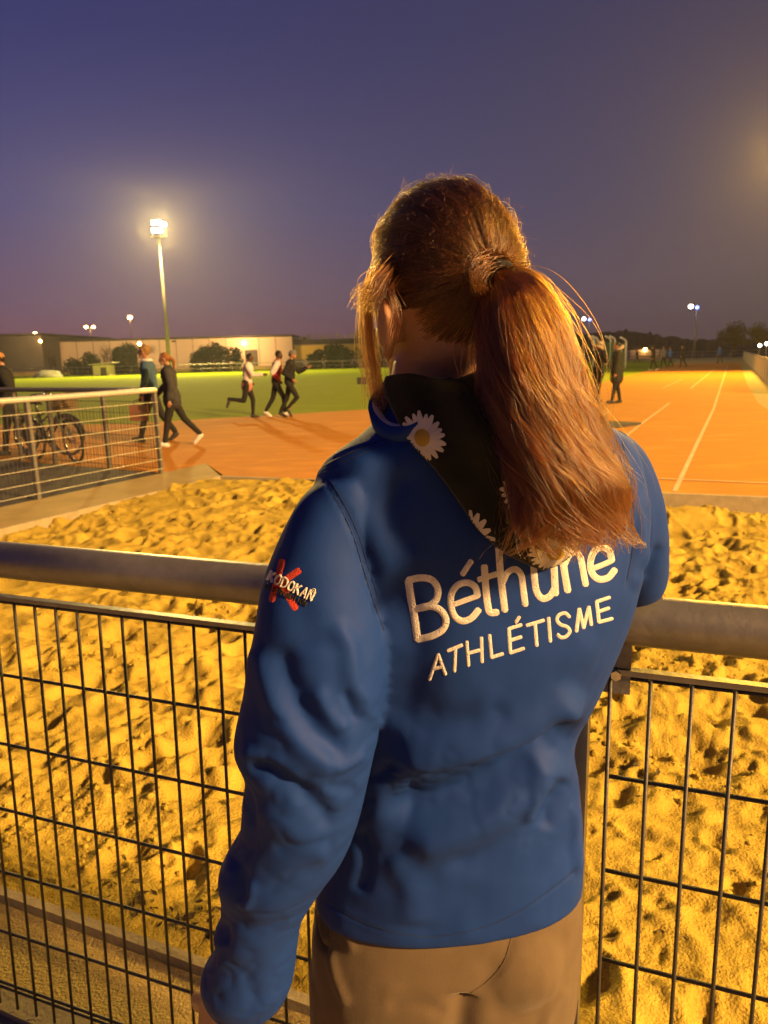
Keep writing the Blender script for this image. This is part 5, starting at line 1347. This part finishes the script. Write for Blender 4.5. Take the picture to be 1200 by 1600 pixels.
word('KODOKAN', Z6([(418, 232)])[0], Z6([(668, 352)])[0], 15, 3.3, .0018, M['thread'], 'emblem_name', .5)
word('DISTRIBUTION', Z6([(405, 276)])[0], Z6([(632, 378)])[0], 7, 1.9, .0014, M['thread_black'], 'emblem_subtitle')
th = Cloth2D(JBVH); c_ = np.array(Z6([(671, 291)])[0]); th.stroke([c_ + 3.2 * np.array([math.cos(a), math.sin(a)]) for a in np.linspace(0, 6.4, 16)], 1., .0012); th.stroke([c_ + [-1.2, 1.6], c_ + [-1.2, -1.6], c_ + [1, -1], c_ + [-.8, 0], c_ + [1.4, 1.7]], .9, .0012, False)
th.build('emblem_mark', M['thread'], jacket)
#GIRL_END

# ---- hair
def hair_object(name, strands, r0, r1, mat, parent):
    """strands: list of (n, k, 3) arrays"""
    c = bpy.data.hair_curves.new(name); sizes = []
    for a in strands: sizes += [a.shape[1]] * a.shape[0]
    c.add_curves(sizes)
    pos = np.concatenate([G(a).reshape(-1, 3) for a in strands]).astype(np.float32)
    c.attributes['position'].data.foreach_set('vector', pos.ravel())
    rad = np.concatenate([np.tile(r0 + (r1 - r0) * np.linspace(0, 1, a.shape[1]) ** 1.5, a.shape[0]) for a in strands]).astype(np.float32)
    at = c.attributes.get('radius') or c.attributes.new('radius', 'FLOAT', 'POINT')
    at.data.foreach_set('value', rad)
    c.materials.append(mat)
    o = bpy.data.objects.new(name, c); COL.objects.link(o); o.parent = parent; return o
def hair_mat(name, col, rough=.28, rr=.45):
    m = bpy.data.materials.new(name); m.use_nodes = True; t = m.node_tree; t.nodes.clear()
    o = N(t, 'ShaderNodeOutputMaterial'); h = N(t, 'ShaderNodeBsdfHairPrincipled')
    h.parametrization = 'COLOR'
    h.inputs['Roughness'].default_value = rough; h.inputs['Radial Roughness'].default_value = rr; h.inputs['IOR'].default_value = 1.55
    inf = N(t, 'ShaderNodeHairInfo'); r = ramp(t, [(0, tuple(v * .45 for v in col) + (1,)), (.55, col + (1,)), (1, tuple(min(1, v * 1.9) for v in col) + (1,))], inf.outputs['Random'])
    t.links.new(r.outputs[0], h.inputs['Color']); t.links.new(h.outputs[0], o.inputs['Surface']); return m
M['hair'] = hair_mat('auburn_hair', (.058, .0165, .0022), .21, .34)
R = np.random.default_rng(17)
TIE = px3(775, 430, .762)
td = (TIE - HC) @ HAX.T / HR; tdn = td / np.linalg.norm(td)
def cap_strands(n, k, lift0, lift1, seed, wild=0.):
    R = np.random.default_rng(seed); d = R.normal(size=(n * 3, 3)); d /= np.linalg.norm(d, axis=1)[:, None]
    s, f_, u = d.T
    ok = ~((np.abs(s) > .55) & (u < -.27) & (f_ > -.42)) & ~((f_ > .48) & (u < .40)) & ~((u < -.30) & (f_ > -.30)) & ~(u < -.80 + .30 * np.abs(s)) & ~((f_ > .15) & (u < .0))
    d = d[ok][:n]; n = len(d)
    t = np.linspace(0, 1, k) ** .9
    om = np.arccos(np.clip(d @ tdn, -1, 1))[:, None]; so = np.sin(om) + 1e-6
    # swept a little upwards first, so that the hair rolls over the ear and the crown
    P = (np.sin((1 - t)[None] * om) / so)[..., None] * d[:, None] + (np.sin(t[None] * om) / so)[..., None] * tdn
    ph = R.uniform(0, 6.3, (n, 1)); cl = np.round(d * 9) / 9.; wv = fbm(cl * 7.3, 2, 5)[:, None]
    sw = np.stack([np.zeros((n, k)), np.zeros((n, k)), (.06 * np.sin(math.pi * t)[None] * (np.sin(om) ** 1.5)) * (.6 + .5 * wv)], -1)
    P = P + sw + .030 * np.sin(t[None, :, None] * 9 + ph[:, None, :] + 3 * wv[..., None]) * R.normal(size=(n, 1, 3)) * np.sin(math.pi * t)[None, :, None]
    P /= np.linalg.norm(P, axis=2)[..., None]
    lift = R.uniform(lift0, lift1, (n, 1)) * (.04 + 1.15 * np.sin(math.pi * np.clip(t * .93 + .03, 0, 1))[None]) * (1 + .5 * wv)
    lift = lift + .002 * np.clip(P[..., 2], 0, 1)
    if wild: lift = lift + wild * R.exponential(1., (n, 1)) * np.sin(math.pi * t)[None] ** 2
    Q = P * (HR + .002) + P * lift[..., None]
    X = HC + Q @ HAX
    # gather into the tie
    g = np.clip((t - .80) / .20, 0, 1)[None, :, None] ** 1.3
    end = TIE + R.normal(0, .0085, (n, 1, 3)); return X * (1 - g) + end * g
cap = [cap_strands(7200, 15, .0015, .0075, 3), cap_strands(900, 15, .006, .011, 4)]
M['hair_dark'] = hair_mat('brown_hair', (.030, .0115, .0026), .24, .38)
scalp_hair = hair_object('hair', cap, .00030, .00022, M['hair_dark'], girl)
# stray hairs round the outline
def stray(n, seed):
    R = np.random.default_rng(seed); base = cap_strands(n, 15, .004, .009, seed)
    k0 = R.integers(1, 8, n); out = np.zeros((n, 10, 3))
    for i in range(n):
        p = base[i, k0[i]]; o = (p - HC) / np.linalg.norm(p - HC); tg = base[i, k0[i] + 1] - p; tg /= np.linalg.norm(tg) + 1e-9
        d = o * R.uniform(.1, .55) + tg * R.uniform(.5, 1.2) + R.normal(0, .30, 3); d /= np.linalg.norm(d); L = .005 + R.exponential(.0075); L = min(L, .024); bend = R.normal(0, .8, 3) + tg * .9 - o * .9
        for j in range(10):
            s = j / 9.; out[i, j] = p + d * L * s + bend * L * .55 * s * s + .0012 * np.sin(s * 9 + i) * R.normal(0, 1, 3) * s
    return out
hair_object('stray_hair', [stray(4200, 9)], .00013, .00006, M['hair'], scalp_hair)

# lock in front of the ear, falling along the cheek
def guide_strands(guides, n, k, sig, seed, wav=.002, freq=7., jit=.0):
    """bundle of strands along px/depth guide curves: guides rows (x, y, D)"""
    R = np.random.default_rng(seed); out = []
    for gd in guides:
        g = crom(np.array(gd, float), k); B = np.array([px3(*q) for q in g])
        o = R.normal(0, sig, (n, 1, 3)); t = np.linspace(0, 1, k)[None, :, None]; ph = R.uniform(0, 6.3, (n, 1, 3))
        spread = .9 + .5 * t
        if k > 20 and n > 8:                                # strands start at different points along the bundle
            st0 = R.uniform(0, .35, (n, 1)); tt = st0 + (1 - st0) * np.linspace(0, 1, k)[None]; ix = tt * (k - 1); i0 = np.clip(ix.astype(int), 0, k - 2); fr_ = (ix - i0)[..., None]
            Bn = B[i0] * (1 - fr_) + B[i0 + 1] * fr_
        else: Bn = B[None]
        out.append(Bn + o * spread + wav * np.sin(t * freq + ph) * R.normal(.7, .4, (n, 1, 1)) * t)
    return out
locks = guide_strands([[(604, 395, .825), (578, 440, .83), (571, 500, .835), (577, 560, .83), (584, 622, .82)], [(612, 400, .82), (580, 450, .83), (578, 530, .84), (588, 590, .83), (597, 645, .815)],
                       [(650, 385, .835), (606, 425, .80), (586, 462, .785), (580, 478, .79)], [(640, 400, .835), (596, 432, .81), (566, 462, .80), (563, 474, .81)]], 70, 24, .0036, 23, .004) \
    + guide_strands([[(650, 410, .83), (612, 446, .78), (622, 490, .77), (614, 530, .775), (602, 566, .785)]], 22, 24, .0030, 29, .003)
hair_object('cheek_lock', locks, .00026, .00014, M['hair'], scalp_hair)

# ponytail
LG = crom([(762, 436), (752, 478), (749, 530), (754, 590), (766, 650), (786, 710), (796, 775), (794, 836), (790, 884)], 60)
RG = crom([(795, 414), (840, 436), (874, 488), (899, 556), (920, 628), (946, 698), (979, 764), (976, 822), (966, 886)], 60)
DG = np.interp(np.linspace(0, 1, 60), np.linspace(0, 1, 9), [.755, .735, .720, .708, .698, .688, .680, .676, .676])
def ponytail(nc, per, seed, k=30, tight=.10, wild=0., rad=1., amk=1.):
    R = np.random.default_rng(seed); out = []
    t = np.linspace(0, 1, k)
    for c in range(nc):
        a = R.uniform(0, 2 * math.pi); r = math.sqrt(R.uniform(0, 1)) * rad; s0, q0 = r * math.cos(a), r * math.sin(a)
        ph, am, fr = R.uniform(0, 6.3), R.uniform(.07, .24), R.uniform(6, 13); ph2 = R.uniform(0, 6.3)
        tend = 1.0 - .42 * R.uniform(0, 1) ** 1.4
        am *= amk; curl = R.uniform(.1, 1.0) * (1 if R.random() < .8 else -.5)
        n = per; te = np.minimum(tend * R.uniform(.82, 1.03, n), 1.0)
        tt = t[None] * te[:, None]                       # along the tail
        rel = np.clip(tt / tend, 0, 1)
        pinch = tight * (1.15 - .80 * rel ** 2) + (.5 * tight * np.exp(-((rel - .35) / .2) ** 2))    # locks taper to their tips
        env = np.clip(tt * 2.2, 0, 1)
        S_ = s0 + R.normal(0, 1, (n, 1)) * pinch + am * np.sin(fr * tt + ph) * env + .035 * np.sin(fr * 2.3 * tt + ph2 + R.normal(0, .3, (n, 1))) * env + R.normal(0, .015 + wild, (n, 1)) * tt ** 2 * 3
        Q_ = q0 + R.normal(0, 1, (n, 1)) * pinch + am * 1.4 * np.cos(fr * tt + ph) * env
        if per > 1:                                      # keep the body of the tail together; single strays may wander
            lim = .42 if per > 12 else .6
            S_ = np.where(S_ > .75, .75 + lim * np.tanh((S_ - .75) / lim), np.where(S_ < -.75, -.75 - lim * np.tanh((-S_ - .75) / lim), S_))
        S_ = S_ + .05 * np.sin(23 * tt + R.uniform(0, 6.3, (n, 1))) * R.uniform(0, 1, (n, 1)) * env
        ix = tt * 59; i0 = np.clip(ix.astype(int), 0, 58); fr_ = (ix - i0)
        Lp = LG[i0] * (1 - fr_[..., None]) + LG[i0 + 1] * fr_[..., None]; Rp = RG[i0] * (1 - fr_[..., None]) + RG[i0 + 1] * fr_[..., None]
        Dp = DG[i0] * (1 - fr_) + DG[i0 + 1] * fr_
        w = (S_ * .5 + .5)[..., None]; PX = Lp * (1 - w) + Rp * w
        # ends swing to the right and curl
        e = np.clip((tt - .80) / .20, 0, 1.3); PX[..., 0] += 92 * curl * e ** 1.5 * (1 - .55 * s0); PX[..., 1] -= 34 * abs(curl) * e ** 2.0
        th_ = .024 * np.interp(tt, [0, .12, .4, 1], [.5, .9, 1., .7])
        D = Dp - Q_ * th_ + .018 * (np.clip(np.abs(S_), 0, 1.2) ** 2)
        rr = FW[None, None] + RT * ((PX[..., 0:1] - 600) / FPX) + UP * ((800 - PX[..., 1:2]) / FPX)
        out.append(CAM + rr * (D / rr[..., 1])[..., None])
    return out
pt = ponytail(170, 34, 31, tight=.060) + ponytail(60, 16, 32, tight=.14, wild=.04) + ponytail(70, 9, 34, tight=.10, wild=.05, rad=1.05, amk=2.0)
tail = hair_object('ponytail', pt, .00030, .00016, M['hair'], girl)
hair_object('stray_hair', ponytail(420, 1, 33, tight=.18, wild=.045, rad=1.08, amk=1.4), .00018, .00010, M['hair'], tail)
# loop of hair wound round the tie
lp = []
for k in range(4):
    cx, cy = 768 + R.normal(0, 4), 436 + R.normal(0, 3); a0 = R.uniform(0, 1)
    lp.append([(cx + (22 + 2 * k) * math.cos(a) * (1 - .05 * k), cy + (27) * math.sin(a), .740 + .012 * math.cos(a) + .002 * k) for a in np.linspace(-1.2 + a0, 4.3 + a0, 10)])
hair_object('hair_loop', guide_strands(lp, 16, 24, .0036, 37, .002), .00020, .00012, M['hair'], tail)
tm = MB(); tq = (px3(800, 452, .735) - TIE); tq /= np.linalg.norm(tq); ta = np.cross(tq, [0, 0, 1.]); ta /= np.linalg.norm(ta); tb2 = np.cross(tq, ta)
tm.tube([G(TIE + tq * .006 + (ta * math.cos(t) + tb2 * math.sin(t)) * .014) for t in np.linspace(0, 2 * math.pi, 20, endpoint=False)], .0045, 8, closed=True)
tm.build('hair_tie', black, tail, True)

# ================================================================== AIR: thin evening haze
HB = MB().box((0, 250, 9.6), (860, 640, 21.7)).build('haze', bpy.data.materials.new('haze'))
HB['kind'] = 'stuff'
hm = HB.data.materials[0]; hm.use_nodes = True; t = hm.node_tree; t.nodes.clear()
ho = N(t, 'ShaderNodeOutputMaterial'); hv_ = N(t, 'ShaderNodeVolumePrincipled')
hv_.inputs['Color'].default_value = (.82, .80, .84, 1); hv_.inputs['Density'].default_value = .00046; hv_.inputs['Anisotropy'].default_value = .48
t.links.new(hv_.outputs[0], ho.inputs['Volume'])
bpy.context.view_layer.update()
print('script seconds', round(time.time() - T0, 1), 'objects', len(bpy.data.objects))
